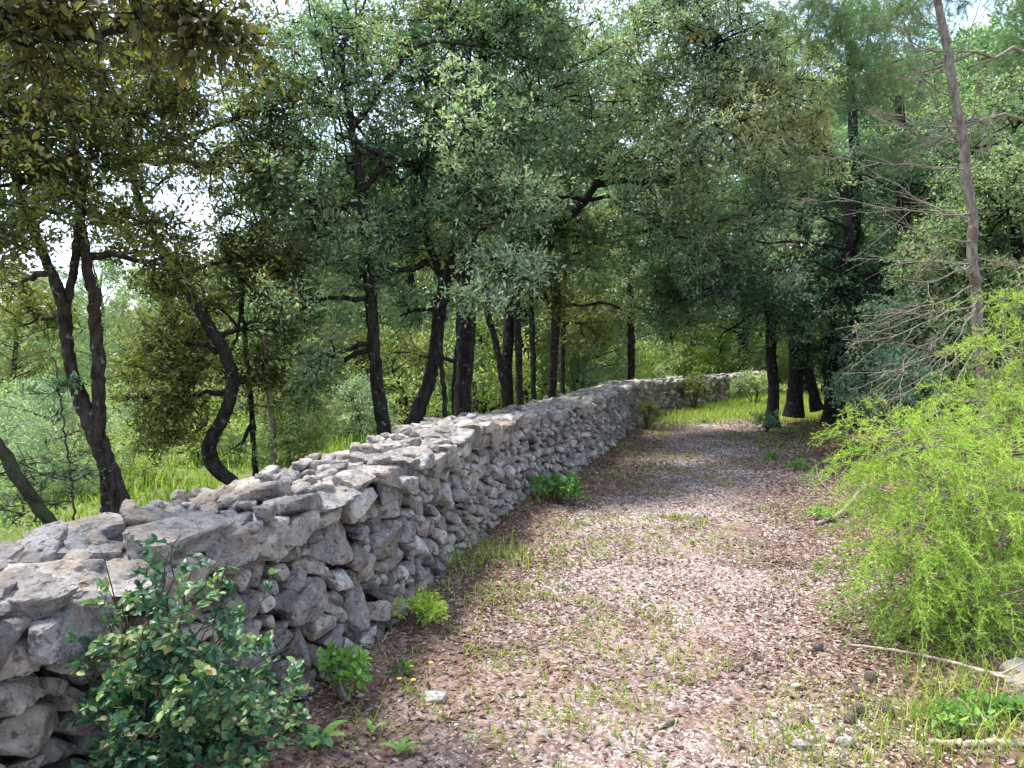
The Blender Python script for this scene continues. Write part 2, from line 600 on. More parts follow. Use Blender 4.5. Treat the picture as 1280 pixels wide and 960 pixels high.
def build_ground():
    xs = axis(-2.6, 6.0, .055, 0)
    ys = axis(1.2, 16, .055, 0)
    X, Y = np.meshgrid(xs, ys)
    Z = ground_z(X, Y)
    V = np.stack([X, Y, Z], -1).reshape(-1, 3)
    nx, ny = len(xs), len(ys)
    i = np.arange(ny - 1)[:, None] * nx
    j = np.arange(nx - 1)[None]
    F = np.stack([i + j, i + j + 1, i + j + 1 + nx, i + j + nx], -1).reshape(-1, 4)
    b = Buf()
    b.add(V, F)
    me = b.mesh('ground', M['ground'], True)
    w, _ = wall_dist(X, Y)
    u = X - right_edge(Y)
    nz = fbm(np.stack([X, Y, X * 0], -1) * 1.1, 4, 31)
    grass = np.maximum(sstep(14.2, 15.6, Y + nz * 1.6 - .15 * X + 1.3), (w < -WALL_T) * 1.0)
    gravel = sstep(.15, .95, w + nz * .5) * sstep(-.1, .75, -u + nz * .6)
    u2 = sstep(1.2, 3.2, u) * sstep(-.3, .2, nz) * .75
    grass = np.maximum(grass, u2 * (w > 0))
    for nm, val in (('grassy', grass), ('gravelly', gravel)):
        at = me.attributes.new(nm, 'FLOAT', 'POINT')
        at.data.foreach_set('value', val.ravel().astype(np.float32))
    o = link('ground', me, kind='structure')
    return o


def groundmat():
    m, n, l, out = newmat('ground')
    geo = n.new('ShaderNodeNewGeometry')
    def noise(sc, det=5, ro=.6):
        t = n.new('ShaderNodeTexNoise')
        t.inputs['Scale'].default_value = sc; t.inputs['Detail'].default_value = det; t.inputs['Roughness'].default_value = ro
        l.new(geo.outputs['Position'], t.inputs['Vector'])
        return t
    def mix(a, b, f, bt='MIX'):
        x = n.new('ShaderNodeMix'); x.data_type = 'RGBA'; x.blend_type = bt
        for s, v in (('A', a), ('B', b), ('Factor', f)):
            if isinstance(v, tuple): x.inputs[s].default_value = (*v, 1)
            elif isinstance(v, float): x.inputs[s].default_value = v
            else: l.new(v, x.inputs[s])
        return x.outputs['Result']
    # soil
    n1 = noise(6, 8, .7)
    soil = ramp(n, [(.3, (.06, .028, .018)), (.55, (.11, .058, .038)), (.75, (.17, .11, .078))])
    l.new(n1.outputs['Fac'], soil.inputs['Fac'])
    # small crushed stone
    v = n.new('ShaderNodeTexVoronoi'); v.inputs['Scale'].default_value = 62
    l.new(geo.outputs['Position'], v.inputs['Vector'])
    sep = n.new('ShaderNodeSeparateColor'); l.new(v.outputs['Color'], sep.inputs[0])
    st = ramp(n, [(0, (.10, .065, .055)), (.3, (.21, .155, .14)), (.6, (.33, .27, .26)), (1, (.48, .43, .43))])
    l.new(sep.outputs[0], st.inputs['Fac'])
    n2 = noise(3.2, 6, .65)
    cov = ramp(n, [(.36, (.12, .12, .12)), (.56, (.85, .85, .85))])
    l.new(n2.outputs['Fac'], cov.inputs['Fac'])
    ag = n.new('ShaderNodeAttribute'); ag.attribute_name = 'gravelly'
    mm = n.new('ShaderNodeMath'); mm.operation = 'MULTIPLY'
    l.new(cov.outputs['Color'], mm.inputs[0]); l.new(ag.outputs['Fac'], mm.inputs[1])
    c = mix(soil.outputs['Color'], st.outputs['Color'], mm.outputs[0])
    # leaf litter flecks
    v2 = n.new('ShaderNodeTexVoronoi'); v2.inputs['Scale'].default_value = 34
    l.new(geo.outputs['Position'], v2.inputs['Vector'])
    sp2 = n.new('ShaderNodeSeparateColor'); l.new(v2.outputs['Color'], sp2.inputs[0])
    lt = ramp(n, [(0, (.10, .06, .045)), (.5, (.24, .155, .115)), (1, (.42, .31, .24))])
    l.new(sp2.outputs[1], lt.inputs['Fac'])
    n3 = noise(2.3, 5, .6)
    r3 = ramp(n, [(.42, (0, 0, 0)), (.6, (.6, .6, .6))])
    l.new(n3.outputs['Fac'], r3.inputs['Fac'])
    c = mix(c, lt.outputs['Color'], r3.outputs['Color'])
    # thin moss
    n4 = noise(1.7, 6, .7)
    r4 = ramp(n, [(.60, (0, 0, 0)), (.70, (.42, .42, .42))])
    l.new(n4.outputs['Fac'], r4.inputs['Fac'])
    c = mix(c, (.16, .17, .035), r4.outputs['Color'])
    # meadow
    gr = n.new('ShaderNodeAttribute'); gr.attribute_name = 'grassy'
    n5 = noise(4, 6, .7)
    g5 = ramp(n, [(.3, (.06, .075, .025)), (.55, (.13, .16, .05)), (.8, (.25, .28, .08))])
    l.new(n5.outputs['Fac'], g5.inputs['Fac'])
    c = mix(c, g5.outputs['Color'], gr.outputs['Fac'])
    pr = n.new('ShaderNodeBsdfPrincipled')
    pr.inputs['Roughness'].default_value = .95
    pr.inputs['Specular IOR Level'].default_value = .15
    l.new(c, pr.inputs['Base Color'])
    nb = noise(45, 6, .7)
    sm = n.new('ShaderNodeMath'); sm.operation = 'MULTIPLY_ADD'
    l.new(v.outputs['Distance'], sm.inputs[0]); sm.inputs[1].default_value = -1.2
    l.new(nb.outputs['Fac'], sm.inputs[2])
    bp = n.new('ShaderNodeBump'); bp.inputs['Strength'].default_value = .8; bp.inputs['Distance'].default_value = .012
    l.new(sm.outputs[0], bp.inputs['Height'])
    l.new(bp.outputs[0], pr.inputs['Normal'])
    l.new(pr.outputs[0], out.inputs['Surface'])
    return m


M['ground'] = groundmat()
build_ground()

# ------------------------------------------------------------------ stones
_ico = {}


def ico(sub):
    if sub not in _ico:
        bm = bmesh.new()
        bmesh.ops.create_icosphere(bm, subdivisions=sub, radius=1)
        V = np.array([v.co[:] for v in bm.verts])
        F = np.array([[v.index for v in f.verts] for f in bm.faces])
        bm.free()
        _ico[sub] = (nrm(V), F)
    return _ico[sub]


def rock(planes_n, planes_d, sub, size, seed, rough=.06, pw=24):
    """stone bounded by planes, with softened edges and a weathered surface, centred on 0"""
    U, F = ico(sub)
    ax = np.array([[1, 0, 0], [-1, 0, 0], [0, 1, 0], [0, -1, 0], [0, 0, 1], [0, 0, -1.0]])
    planes_n = np.vstack([planes_n, ax]); planes_d = np.concatenate([planes_d, np.full(6, 1.3 * np.max(planes_d))])
    k = np.clip((U @ planes_n.T) / planes_d[None], 1e-4, None)
    r = (k ** pw).sum(1) ** (-1 / pw)
    V = U * r[:, None]
    off = np.array([seed * 1.37, seed * .71, seed * 2.3])
    q = V / size
    # broad dents, ridges, fine roughness
    disp = .55 * fbm(q * 1.3 + off, 2, 3) + .60 * fbm(q * 2.7 + off, 3, 7, True)
    if sub >= 4:
        disp = disp + .42 * fbm(q * 7 * np.array([1, 1.6, 1]) + off, 3, 13, True)
        pit = fbm(q * 6.5 + off, 2, 21)
        disp = disp - .75 * sstep(.25, .6, pit)
    V = V + U * (disp * rough * size)[:, None]
    return V, F


def clip_poly(poly, nx, ny, d):
    out = []
    n = len(poly)
    for i in range(n):
        a, b = poly[i], poly[(i + 1) % n]
        da = nx * a[0] + ny * a[1] - d
        db = nx * b[0] + ny * b[1] - d
        if da <= 0: out.append(a)
        if (da < 0 < db) or (db < 0 < da):
            t = da / (da - db)
            out.append((a[0] + t * (b[0] - a[0]), a[1] + t * (b[1] - a[1])))
    return out


def cells(pts, rad, lo, hi, asp=1.0):
    """power diagram of weighted seeds in a box -> convex polygons (second axis is stretched by asp while measuring)"""
    Q = pts * np.array([1, asp])
    res = []
    order = np.argsort(Q[:, 0])
    xs = Q[order, 0]
    for i in range(len(Q)):
        c = Q[i]
        reach = 5.0 * max(rad[i], .06) + .12
        a, b = np.searchsorted(xs, [c[0] - reach, c[0] + reach])
        nb = order[a:b]
        nb = nb[nb != i]
        dv = Q[nb] - c
        d2 = (dv ** 2).sum(1)
        o = np.argsort(d2)[:26]
        nb = nb[o]; dv = dv[o]; d2 = d2[o]
        B = reach
        poly = [(c[0] - B, c[1] - B), (c[0] + B, c[1] - B), (c[0] + B, c[1] + B), (c[0] - B, c[1] + B)]
        for k in range(len(nb)):
            d = math.sqrt(d2[k])
            nx, ny = dv[k] / d
            m = (d2[k] + rad[i] ** 2 - rad[nb[k]] ** 2) / (2 * d)
            poly = clip_poly(poly, nx, ny, nx * c[0] + ny * c[1] + m)
            if len(poly) < 3: break
        if len(poly) >= 3:
            poly = clip_poly(poly, 0, -1, -lo * asp) if len(poly) >= 3 else poly
        if len(poly) >= 3:
            poly = clip_poly(poly, 0, 1, hi(c[0]) * asp if callable(hi) else hi * asp)
        res.append(np.array([(p[0], p[1] / asp) for p in poly]) if len(poly) >= 3 else None)
    return res


def scatter_seeds(rng, s0, s1, z0, z1, rfun, asp, tries):
    """dart throwing with radii chosen by rfun"""
    P_, R_ = [], []
    grid = {}
    for _ in range(tries):
        s = rng.uniform(s0, s1); z = rng.uniform(z0, z1)
        r = rfun(s, z, rng)
        key = int(s / .5)
        ok = True
        for kk in (key - 1, key, key + 1):
            for (a, b, c) in grid.get(kk, ()):
                if (a - s) ** 2 + ((b - z) * asp) ** 2 < (.92 * (c + r)) ** 2:
                    ok = False; break
            if not ok: break
        if ok:
            grid.setdefault(key, []).append((s, z, r))
            P_.append((s, z)); R_.append(r)
    return np.array(P_), np.array(R_)


def build_wall():
    rng = np.random.default_rng(11)
    root = empty('dry_stone_wall', (FACE[300][0] - .3, FACE[300][1], 0), label='long grey dry stone wall of irregular limestone curving along the left side of the path', cat='wall')
    stones = []     # (V, F, rnd, seen size)
    cam2 = np.array([0, 0, CAM_H])

    def emit(V, F, rnd, bonus=1.0):
        c = V.mean(0)
        d = np.linalg.norm(c - cam2)
        ext = np.ptp(V, axis=0)
        infront = c[1] > .8 and abs(c[0] / max(c[1], .1)) < .78
        vis = np.sort(ext)[-1] * np.sort(ext)[-2] / d ** 2 * bonus * (1 if infront else .01)
        stones.append((V, F, rnd, vis))

    def lod(size, d):
        px = size / max(d, .5) * 740
        return 6 if px > 190 else 5 if px > 62 else 4 if px > 24 else 3 if px > 9 else 2

    # --- face of the wall
    def rfun(s, z, g):
        x, _ = face_at(s)
        big = g.random()
        d = x[1]
        if d < 6:
            r = g.choice([.028, .044, .068, .095, .125], p=[.16, .26, .32, .20, .06])
        elif d < 12:
            r = g.choice([.035, .05, .072, .10], p=[.30, .36, .24, .10])
        else:
            r = g.choice([.045, .06, .08], p=[.35, .4, .25])
        return r
    # some placed big stones (as seen in the photograph), given by picture position
    placed = []
    for px, py, d, r in ((432, 672, 3.45, .17), (462, 765, 3.62, .16), (60, 870, 1.92, .085), (375, 748, 3.2, .12), (270, 610, 0, 0)):
        if r == 0: continue
        p = P(px, py, d)
        w, a = wall_dist(np.array([p[0]]), np.array([p[1]]))
        placed.append((float(a[0]), float(np.clip(p[2], .08, .9)), r))
    asp = 1.28
    pts, rad = [], []
    cur = rng
    for s0, s1, tr in ((0, 8, 14000), (8, 14, 6500), (14, SLEN, 8000)):
        a, b = scatter_seeds(cur, s0, s1, -.02, 1.02, rfun, asp, tr)
        keep = np.ones(len(a), bool)
        for (ps, pz, pr_) in placed:
            keep &= ((a[:, 0] - ps) ** 2 + ((a[:, 1] - pz) * asp) ** 2) > (.95 * pr_ + b * .5) ** 2
        pts.append(a[keep]); rad.append(b[keep])
    pts.append(np.array([(a, b) for a, b, c in placed])); rad.append(np.array([c for a, b, c in placed]))
    pts = np.vstack(pts); rad = np.concatenate(rad)
    top = lambda s: float(wall_h(s)) - .055
    keep = np.array([p[1] < top(p[0]) for p in pts])
    pts, rad = pts[keep], rad[keep]
    polys = cells(pts, rad, -.06, top, asp)
    for i, poly in enumerate(polys):
        if poly is None: continue
        e = np.roll(poly, -1, 0) - poly
        area = .5 * abs(np.sum(poly[:, 0] * np.roll(poly[:, 1], -1) - np.roll(poly[:, 0], -1) * poly[:, 1]))
        if area < .0006: continue
        c = poly.mean(0)
        x, nn = face_at(c[0])
        dist = math.hypot(x[0], x[1])
        size = math.sqrt(area)
        ln = np.linalg.norm(e, axis=1)
        ok = ln > 1e-4
        en = np.stack([e[:, 1], -e[:, 0]], 1)[ok] / ln[ok][:, None]
        dd = ((poly[ok] - c) * en).sum(1)
        if (dd < 0).any():
            en[dd < 0] *= -1; dd = np.abs(dd)
        gap = rng.uniform(.004, .009) + .05 * size
        dd = np.maximum(dd * .97 - gap, .008)
        prot = rng.uniform(.0, .065) + .03 * min(1, size / .2) * rng.random()
        depth = .10 + size * .35
        N = [np.array([a, b, rng.normal(0, .22) - .06]) for a, b in en]
        D = list(dd * 1.03)
        fw = min(depth, size * .42 + .02)
        for _ in range(rng.integers(2, 6)):
            t = rng.normal(0, .55, 2)
            N.append(np.array([t[0], t[1] + .08, 1.0])); D.append(fw * rng.uniform(.8, 1.12))
        N.append(np.array([0, 0, -1.0])); D.append(depth)
        N = np.array(N); D = np.array(D) / np.linalg.norm(N, axis=1)
        N = nrm(N)
        V, F = rock(N, D, lod(size * 1.2, dist), size, i, .085, 16)
        # local (along, up, out) -> world; the face leans back a little
        z = c[1] + V[:, 1]
        out = V[:, 2] - fw + prot - .10 * z - .03
        xy, n2 = face_at(c[0] + V[:, 0])
        W = np.stack([xy[:, 0] + n2[:, 0] * out, xy[:, 1] + n2[:, 1] * out, z], 1)
        rnd = rng.uniform(.0, .96)
        if dist < 2.6 and c[1] < .7: rnd = rng.uniform(.5, .95)
        emit(W, F, rnd)
    # --- slabs and lumps on the top, in two layers
    for layer, (rlo, rhi, th, dz) in enumerate(((.075, .14, .075, -.045), (.06, .165, .042, .026))):
        def rf(s, t, g):
            x, _ = face_at(s)
            f = 1.0 if x[1] < 7 else .72
            return (rlo + (rhi - rlo) * g.random() ** 1.6) * f
        a, b = scatter_seeds(rng, 0, SLEN, -WALL_T + .02, .05, rf, 1.15, 4200)
        if layer == 1:
            k = rng.random(len(a)) < .74
        else:
            k = np.ones(len(a), bool)
        pl = cells(a, b, -WALL_T - .02, .085 if layer else .06, 1.15)
        for i, poly in enumerate(pl):
            if poly is None or not k[i]: continue
            e = np.roll(poly, -1, 0) - poly
            area = .5 * abs(np.sum(poly[:, 0] * np.roll(poly[:, 1], -1) - np.roll(poly[:, 0], -1) * poly[:, 1]))
            if area < .002: continue
            c = poly.mean(0)
            x, nn = face_at(c[0])
            dist = math.hypot(x[0], x[1])
            size = math.sqrt(area)
            ln = np.linalg.norm(e, axis=1); ok = ln > 1e-4
            en = np.stack([e[:, 1], -e[:, 0]], 1)[ok] / ln[ok][:, None]
            dd = ((poly[ok] - c) * en).sum(1)
            en[dd < 0] *= -1; dd = np.abs(dd)
            dd = np.maximum(dd * rng.uniform(.84, .98, len(dd)), .02)
            t2 = th * rng.uniform(.7, 1.35)
            N = [np.array([p, q, rng.normal(-.1, .35)]) for p, q in en]; D = list(dd)
            for _ in range(rng.integers(2, 4)):
                t = rng.normal(0, .16, 2)
                N.append(np.array([t[0] * 1.4, t[1] * 1.4, 1.0])); D.append(t2 * rng.uniform(.8, 1.1))
            for _ in range(2):
                t = rng.normal(0, .2, 2)
                N.append(np.array([t[0], t[1], -1.0])); D.append(t2)
            N = np.array(N); D = np.array(D) / np.linalg.norm(N, axis=1)
            N = nrm(N)
            V, F = rock(N, D, lod(size * 1.5, dist), size, i + 900 * layer + 3000, .085, 20)
            tx, ty = rng.normal(0, .09), rng.normal(.02, .06)
            s = c[0] + V[:, 0]
            t = c[1] + V[:, 1] - .08 + rng.normal(-.01, .022 if c[1] > -.12 else .01)
            crown = -.05 * sstep(-.25, -WALL_T, np.array(c[1]))
            z = wall_h(c[0]) + dz + V[:, 2] + V[:, 0] * tx + V[:, 1] * ty + crown + rng.normal(0, .022)
            xy, n2 = face_at(s)
            W = np.stack([xy[:, 0] + n2[:, 0] * t, xy[:, 1] + n2[:, 1] * t, z], 1)
            emit(W, F, rng.choice([rng.uniform(.1, .6), rng.uniform(.55, .95)], p=[.55, .45]), 1.3)
    # --- small wedged pieces on the top
    for i in range(420):
        s = rng.uniform(.5, SLEN) if i > 200 else rng.uniform(1.5, 8)
        t = rng.uniform(-WALL_T, .0)
        size = rng.uniform(.035, .085)
        x, nn = face_at(s)
        N = nrm(rng.normal(0, 1, (9, 3)))
        V, F = rock(N, rng.uniform(.35, .6, 9) * size, lod(size, math.hypot(*x)), size, 7000 + i, .07)
        xy = x + nn * (t - .08)
        W = V * np.array([1, 1, .75]) + np.array([xy[0], xy[1], float(wall_h(s)) + rng.uniform(.005, .06)])
        emit(W, F, rng.uniform(.1, .9))
    # --- back face, coarse
    a, b = scatter_seeds(rng, 0, SLEN, 0, .95, lambda s, z, g: g.uniform(.08, .14), 1.2, 2500)
    for i, (s, z) in enumerate(a):
        if z > top(s): continue
        x, nn = face_at(s)
        N = nrm(rng.normal(0, 1, (10, 3)))
        V, F = rock(N, rng.uniform(.8, 1.0, 10) * b[i], 3, b[i], 9000 + i, .1)
        xy = x - nn * (WALL_T + .04 - .1 * z)
        emit(V + np.array([xy[0], xy[1], z]), F, rng.uniform(.1, .9), .02)
    # --- split into the 100 that show largest and the rest
    order = sorted(range(len(stones)), key=lambda k: -stones[k][3])
    for k in order[:99]:
        V, F, r_, _ = stones[k]
        b = Buf(); b.add(V, F, r_)
        o = link('stone', b.mesh('stone', M['stone'], False), root)
    b = Buf()
    for k in order[99:]:
        V, F, r_, _ = stones[k]
        b.add(V, F, r_)
    link('rubble', b.mesh('rubble', M['stone'], False), root, kind='stuff')
    # --- earth and hearting inside
    S = np.linspace(0, SLEN, 420)
    xy, nn = face_at(S)
    h = wall_h(S)
    prof = [(-.13, -.1, 0), (-.22, 0, .90), (-WALL_T + .18, 0, .90), (-WALL_T + .08, -.1, 0)]
    V = []
    for t, _, zf in prof:
        V.append(np.stack([xy[:, 0] + nn[:, 0] * t, xy[:, 1] + nn[:, 1] * t, np.where(zf > 0, h * zf - .02, -.3)], 1))
    V = np.stack(V, 1).reshape(-1, 3)
    i = np.arange(len(S) - 1)[:, None] * 4
    j = np.arange(3)[None]
    F = np.stack([i + j, i + j + 1, i + j + 5, i + j + 4], -1).reshape(-1, 4)
    b = Buf(); b.add(V, F)
    link('earth_core', b.mesh('earth_core', M['core'], False), root)
    # dead leaves lying in the hollows on top
    n = 900
    s = rng.uniform(1.0, 9, n) ; t = rng.uniform(-WALL_T + .05, -.05, n)
    cl = vnoise(np.stack([s * 3, t * 3, s * 0], 1), 4) > .15
    s, t = s[cl], t[cl]
    xy, nn = face_at(s)
    pos = np.stack([xy[:, 0] + nn[:, 0] * t, xy[:, 1] + nn[:, 1] * t, wall_h(s) + rng.uniform(.0, .05, len(s))], 1)
    b = Buf()
    leaves(b, pos, rng.normal(0, 1, (len(s), 3)) * [1, 1, .2], np.array([0, 0, 1]) + rng.normal(0, .3, (len(s), 3)), rng.uniform(.03, .05, len(s)), rng.uniform(.012, .02, len(s)), 'fold', rng.random(len(s)))
    link('leaf_litter', b.mesh('wall_litter', M['deadleaf']), kind='stuff', label='brown dead leaves caught in hollows on top of the wall', cat='leaf litter')


build_wall()

# ------------------------------------------------------------------ loose stuff on the ground
def path_points(rng, n, y0, y1, fun, xlo=-2.2, xhi=7.0, power=1.0):
    """points on the path side, kept with probability fun(w,u,x,y)"""
    y = y0 + (y1 - y0) * rng.random(n) ** power
    x = rng.uniform(xlo, xhi, n)
    view = (x / np.maximum(y, .1) > -.78) & (x / np.maximum(y, .1) < 1.15)
    x, y = x[view], y[view]
    w, _ = wall_dist(x, y)
    u = x - right_edge(y)
    k = (rng.random(len(x)) < fun(w, u, x, y)) & (w > -.02)
    x, y = x[k], y[k]
    return x, y, ground_z(x, y)


def pn(x, y, sc, seed, z=0):
    return fbm(np.stack([x, y, x * 0 + z], -1) * sc, 3, seed)


def patch(x, y):
    # worn patch of bare red soil on the right wheel line, and smaller ones
    return np.clip(sum(np.exp(-(((x - a) / c) ** 2 + ((y - b) / e) ** 2) * 1.6) for a, b, c, e in ((1.17, 3.98, .20, .12), (.62, 4.6, .12, .16), (1.0, 3.2, .1, .1), (1.9, 6.1, .25, .3), (.2, 3.6, .08, .07))) * 1.2, 0, 1)


def build_gravel():
    rng = np.random.default_rng(5)
    b = Buf()
    base = np.array([[1, 0, 0], [.25, .95, 0], [-.85, .55, 0], [-.7, -.7, 0], [.45, -.85, 0], [.1, .1, 1], [0, 0, -1]], float)
    F = np.array([[0, 1, 5], [1, 2, 5], [2, 3, 5], [3, 4, 5], [4, 0, 5], [1, 0, 6], [2, 1, 6], [3, 2, 6], [4, 3, 6], [0, 4, 6]])

    def f(w, u, x, y):
        g = sstep(.2, 1.0, w) * sstep(-.5, .7, -u + .3)
        bare = np.maximum(sstep(.05, .35, pn(x, y, .9, 41)), patch(x, y))
        mossy = sstep(.12, .42, pn(x, y, 1.25, 61))
        return (.12 + .88 * g) * (1 - .85 * bare) * (1 - .65 * mossy) * (1 - sstep(14.3, 15.6, y - .15 * x))
    for n, y0, y1, s0, s1 in ((125000, 1.9, 5.0, .005, .0135), (120000, 4.5, 9, .007, .0155), (90000, 8.5, 15.5, .013, .024)):
        x, y, z = path_points(rng, n, y0, y1, f, power=1.0)
        k = len(x)
        s = s0 + (s1 - s0) * rng.random(k) ** 2.2
        T = base[None] + rng.normal(0, .20, (k, 7, 3))
        T[:, 5, 2] *= .75
        T = T * np.stack([s, s * rng.uniform(.5, 1, k), s * rng.uniform(.30, .6, k)], 1)[:, None]
        a = rng.uniform(0, 6.28, k); tl = rng.normal(0, .35, k)
        c, sn = np.cos(a)[:, None], np.sin(a)[:, None]
        X = T[..., 0] * c - T[..., 1] * sn; Y = T[..., 0] * sn + T[..., 1] * c
        Z = T[..., 2] + X * tl[:, None]
        V = np.stack([X + x[:, None], Y + y[:, None], Z + (z + s * .12)[:, None]], -1).reshape(-1, 3)
        FF = (F[None] + (np.arange(k) * 7)[:, None, None]).reshape(-1, 3)
        tone = np.clip(.20 + .66 * rng.random(k) ** 1.3 + .45 * pn(x, y, 1.5, 45), 0, 1)
        b.add(V, FF, np.repeat(tone, len(F)))
    m, n, l, out = newmat('gravel')
    at = n.new('ShaderNodeAttribute'); at.attribute_name = 'rnd'
    r = ramp(n, [(0, (.145, .10, .080)), (.25, (.25, .19, .165)), (.6, (.38, .325, .30)), (1, (.62, .575, .56))])
    l.new(at.outputs['Fac'], r.inputs['Fac'])
    pr = n.new('ShaderNodeBsdfPrincipled'); pr.inputs['Roughness'].default_value = .9
    pr.inputs['Specular IOR Level'].default_value = .2
    l.new(r.outputs['Color'], pr.inputs['Base Color']); l.new(pr.outputs[0], out.inputs['Surface'])
    link('gravel', b.mesh('gravel', m), kind='stuff', label='pinkish white crushed stone scattered over the middle of the path', cat='gravel')


def build_litter():
    rng = np.random.default_rng(6)
    b = Buf()

    def f(w, u, x, y):
        e = np.maximum(1 - sstep(.2, 1.25, w), sstep(-.9, .3, u))
        mid = .30 + .28 * sstep(-.1, .3, pn(x, y, 1.3, 51))
        drift = .5 + .9 * sstep(-.15, .25, pn(x, y, 2.1, 57))
        return np.clip(mid + e * .9, 0, 1) * np.clip(drift, 0, 1) * (1 - .9 * patch(x, y)) * (1 - .9 * sstep(14.0, 15.4, y - .15 * x) * (u < .3)) * (u < 7)
    for n, y0, y1, l0, l1, shp in ((80000, 1.9, 5.2, .016, .046, 'fold'), (85000, 5, 9.5, .024, .05, 'fold'), (80000, 9, 17, .035, .06, 'small')):
        x, y, z = path_points(rng, int(n * 1.25), y0, y1, f, xhi=9)
        k = len(x)
        pos = np.stack([x, y, z + rng.uniform(.0, .012, k)], 1)
        d = np.stack([rng.normal(0, 1, k), rng.normal(0, 1, k), rng.normal(.0, .28, k)], 1)
        up = np.array([0, 0, 1.0]) + rng.normal(0, .38, (k, 3))
        L = rng.uniform(l0, l1, k)
        leaves(b, pos, d, up, L, L * rng.uniform(.28, .5, k), shp, np.clip(rng.beta(2, 1.8, k), 0, .97))
    link('leaf_litter', b.mesh('leaf_litter', M['deadleaf']), kind='stuff', label='pinkish brown fallen oak leaves covering the path and its edges', cat='leaf litter')


def blades(b, x, y, z, rng, L, W, m=0, lean=.45, lo=0, hi=1):
    k = len(x)
    pos = np.stack([x, y, z - .004], 1)
    a = rng.uniform(0, 6.28, k)
    ln = np.abs(rng.normal(0, lean, k))
    d = np.stack([np.cos(a) * ln, np.sin(a) * ln, np.ones(k)], 1)
    up = np.stack([-np.cos(a), -np.sin(a), ln], 1)
    leaves(b, pos, d, up, L, W, 'blade', lo + (hi - lo) * rng.random(k), m)


def build_grass():
    rng = np.random.default_rng(7)
    # the lit clearing
    b = Buf()
    n = 60000
    y = rng.uniform(12.6, 23, n); x = rng.uniform(1.5, 14, n)
    w, _ = wall_dist(x, y)
    nz = pn(x, y, 1.1, 31)
    k = (rng.random(n) < np.maximum(sstep(14.0, 15.4, y + nz * 1.8 - .15 * x + 1.3), 0)) & (w > .05)
    x, y = x[k], y[k]
    blades(b, x, y, ground_z(x, y), rng, rng.uniform(.07, .19, len(x)), rng.uniform(.007, .014, len(x)))
    link('grass', b.mesh('clearing_grass', M['grass']), kind='stuff', label='bright yellow green grass of the small clearing where the path bends', cat='grass')
    # thin grass along the path
    b = Buf()

    def f(w, u, x, y):
        t = sstep(.12, .42, pn(x, y, 1.25, 61)) * .9
        edge = np.exp(-((w - .45) / .30) ** 2) * sstep(-.15, .25, pn(x, y, 1.6, 62))
        rt = sstep(-.45, .1, u) * sstep(-.2, .25, pn(x, y, 1.4, 63))
        lf = np.exp(-((w - .95) / .45) ** 2) * sstep(-.25, .2, pn(x, y, 1.9, 66)) * (y < 9)
        return np.clip(t * .9 + edge * .9 + rt * .85 + lf * .95, 0, 1) * (y < 15) * (u < 5)
    for nn, y0, y1 in ((60000, 2.2, 7), (60000, 6.5, 15)):
        x, y, z = path_points(rng, nn, y0, y1, f)
        cl = pn(x, y, 9, 64) > -.02
        x, y, z = x[cl], y[cl], z[cl]
        blades(b, x, y, z, rng, rng.uniform(.02, .075, len(x)) , rng.uniform(.0025, .006, len(x)) * (1 + y / 9), lean=.7)
    # a few longer tufts
    for px, py, cnt, h in ((628, 700, 260, .16), (470, 915, 60, .1), (560, 715, 140, .22), (640, 830, 90, .07), (770, 775, 70, .06), (765, 885, 30, .05), (832, 772, 60, .06), (975, 875, 90, .06), (735, 880, 60, .05),
                           (1160, 930, 260, .13), (1210, 900, 260, .15), (1100, 900, 90, .08), (960, 940, 130, .07), (1010, 935, 120, .08), (1040, 950, 120, .08), (1190, 870, 160, .18), (1250, 940, 160, .12),
                           (775, 655, 160, .05), (530, 760, 120, .1), (655, 610, 120, .1), (1000, 735, 60, .05), (620, 745, 90, .09), (1020, 640, 140, .1), (940, 700, 50, .05)):
        th = math.atan2(py - 480, FPX) + PITCH
        d = CAM_H / math.tan(th)
        c = P(px, py, d)
        r = .035 + .011 * math.sqrt(cnt) * .8
        x = c[0] + rng.normal(0, r, cnt); y = c[1] + rng.normal(0, r, cnt)
        blades(b, x, y, ground_z(x, y), rng, rng.uniform(.4, 1.1, cnt) * h, rng.uniform(.003, .006, cnt), lean=.5)
    link('grass', b.mesh('path_grass', M['grass']), kind='stuff', label='thin sparse grass growing on the path and at the foot of the wall', cat='grass')
    # meadow beyond the wall
    b = Buf()
    n = 110000
    y = 3.5 + 28 * rng.random(n); x = rng.uniform(-24, 9, n)
    v = x / y > -.8
    x, y = x[v], y[v]
    w, _ = wall_dist(x, y)
    k = (w < -WALL_T - .15) & (x / y < .35) & (pn(x, y, .45, 71) > -.30 + .3 * (y > 16))
    x, y = x[k], y[k]
    blades(b, x, y, ground_z(x, y), rng, rng.uniform(.06, .26, len(x)) * (.6 + .8 * sstep(-.3, .3, pn(x, y, .8, 72))), rng.uniform(.008, .016, len(x)) * (1 + y / 30), lean=.6, lo=0, hi=.8)
    link('grass', b.mesh('meadow_grass', M['grass']), kind='stuff', label='tall sunlit yellow green meadow grass beyond the wall', cat='grass')


build_gravel()
build_litter()
build_grass()

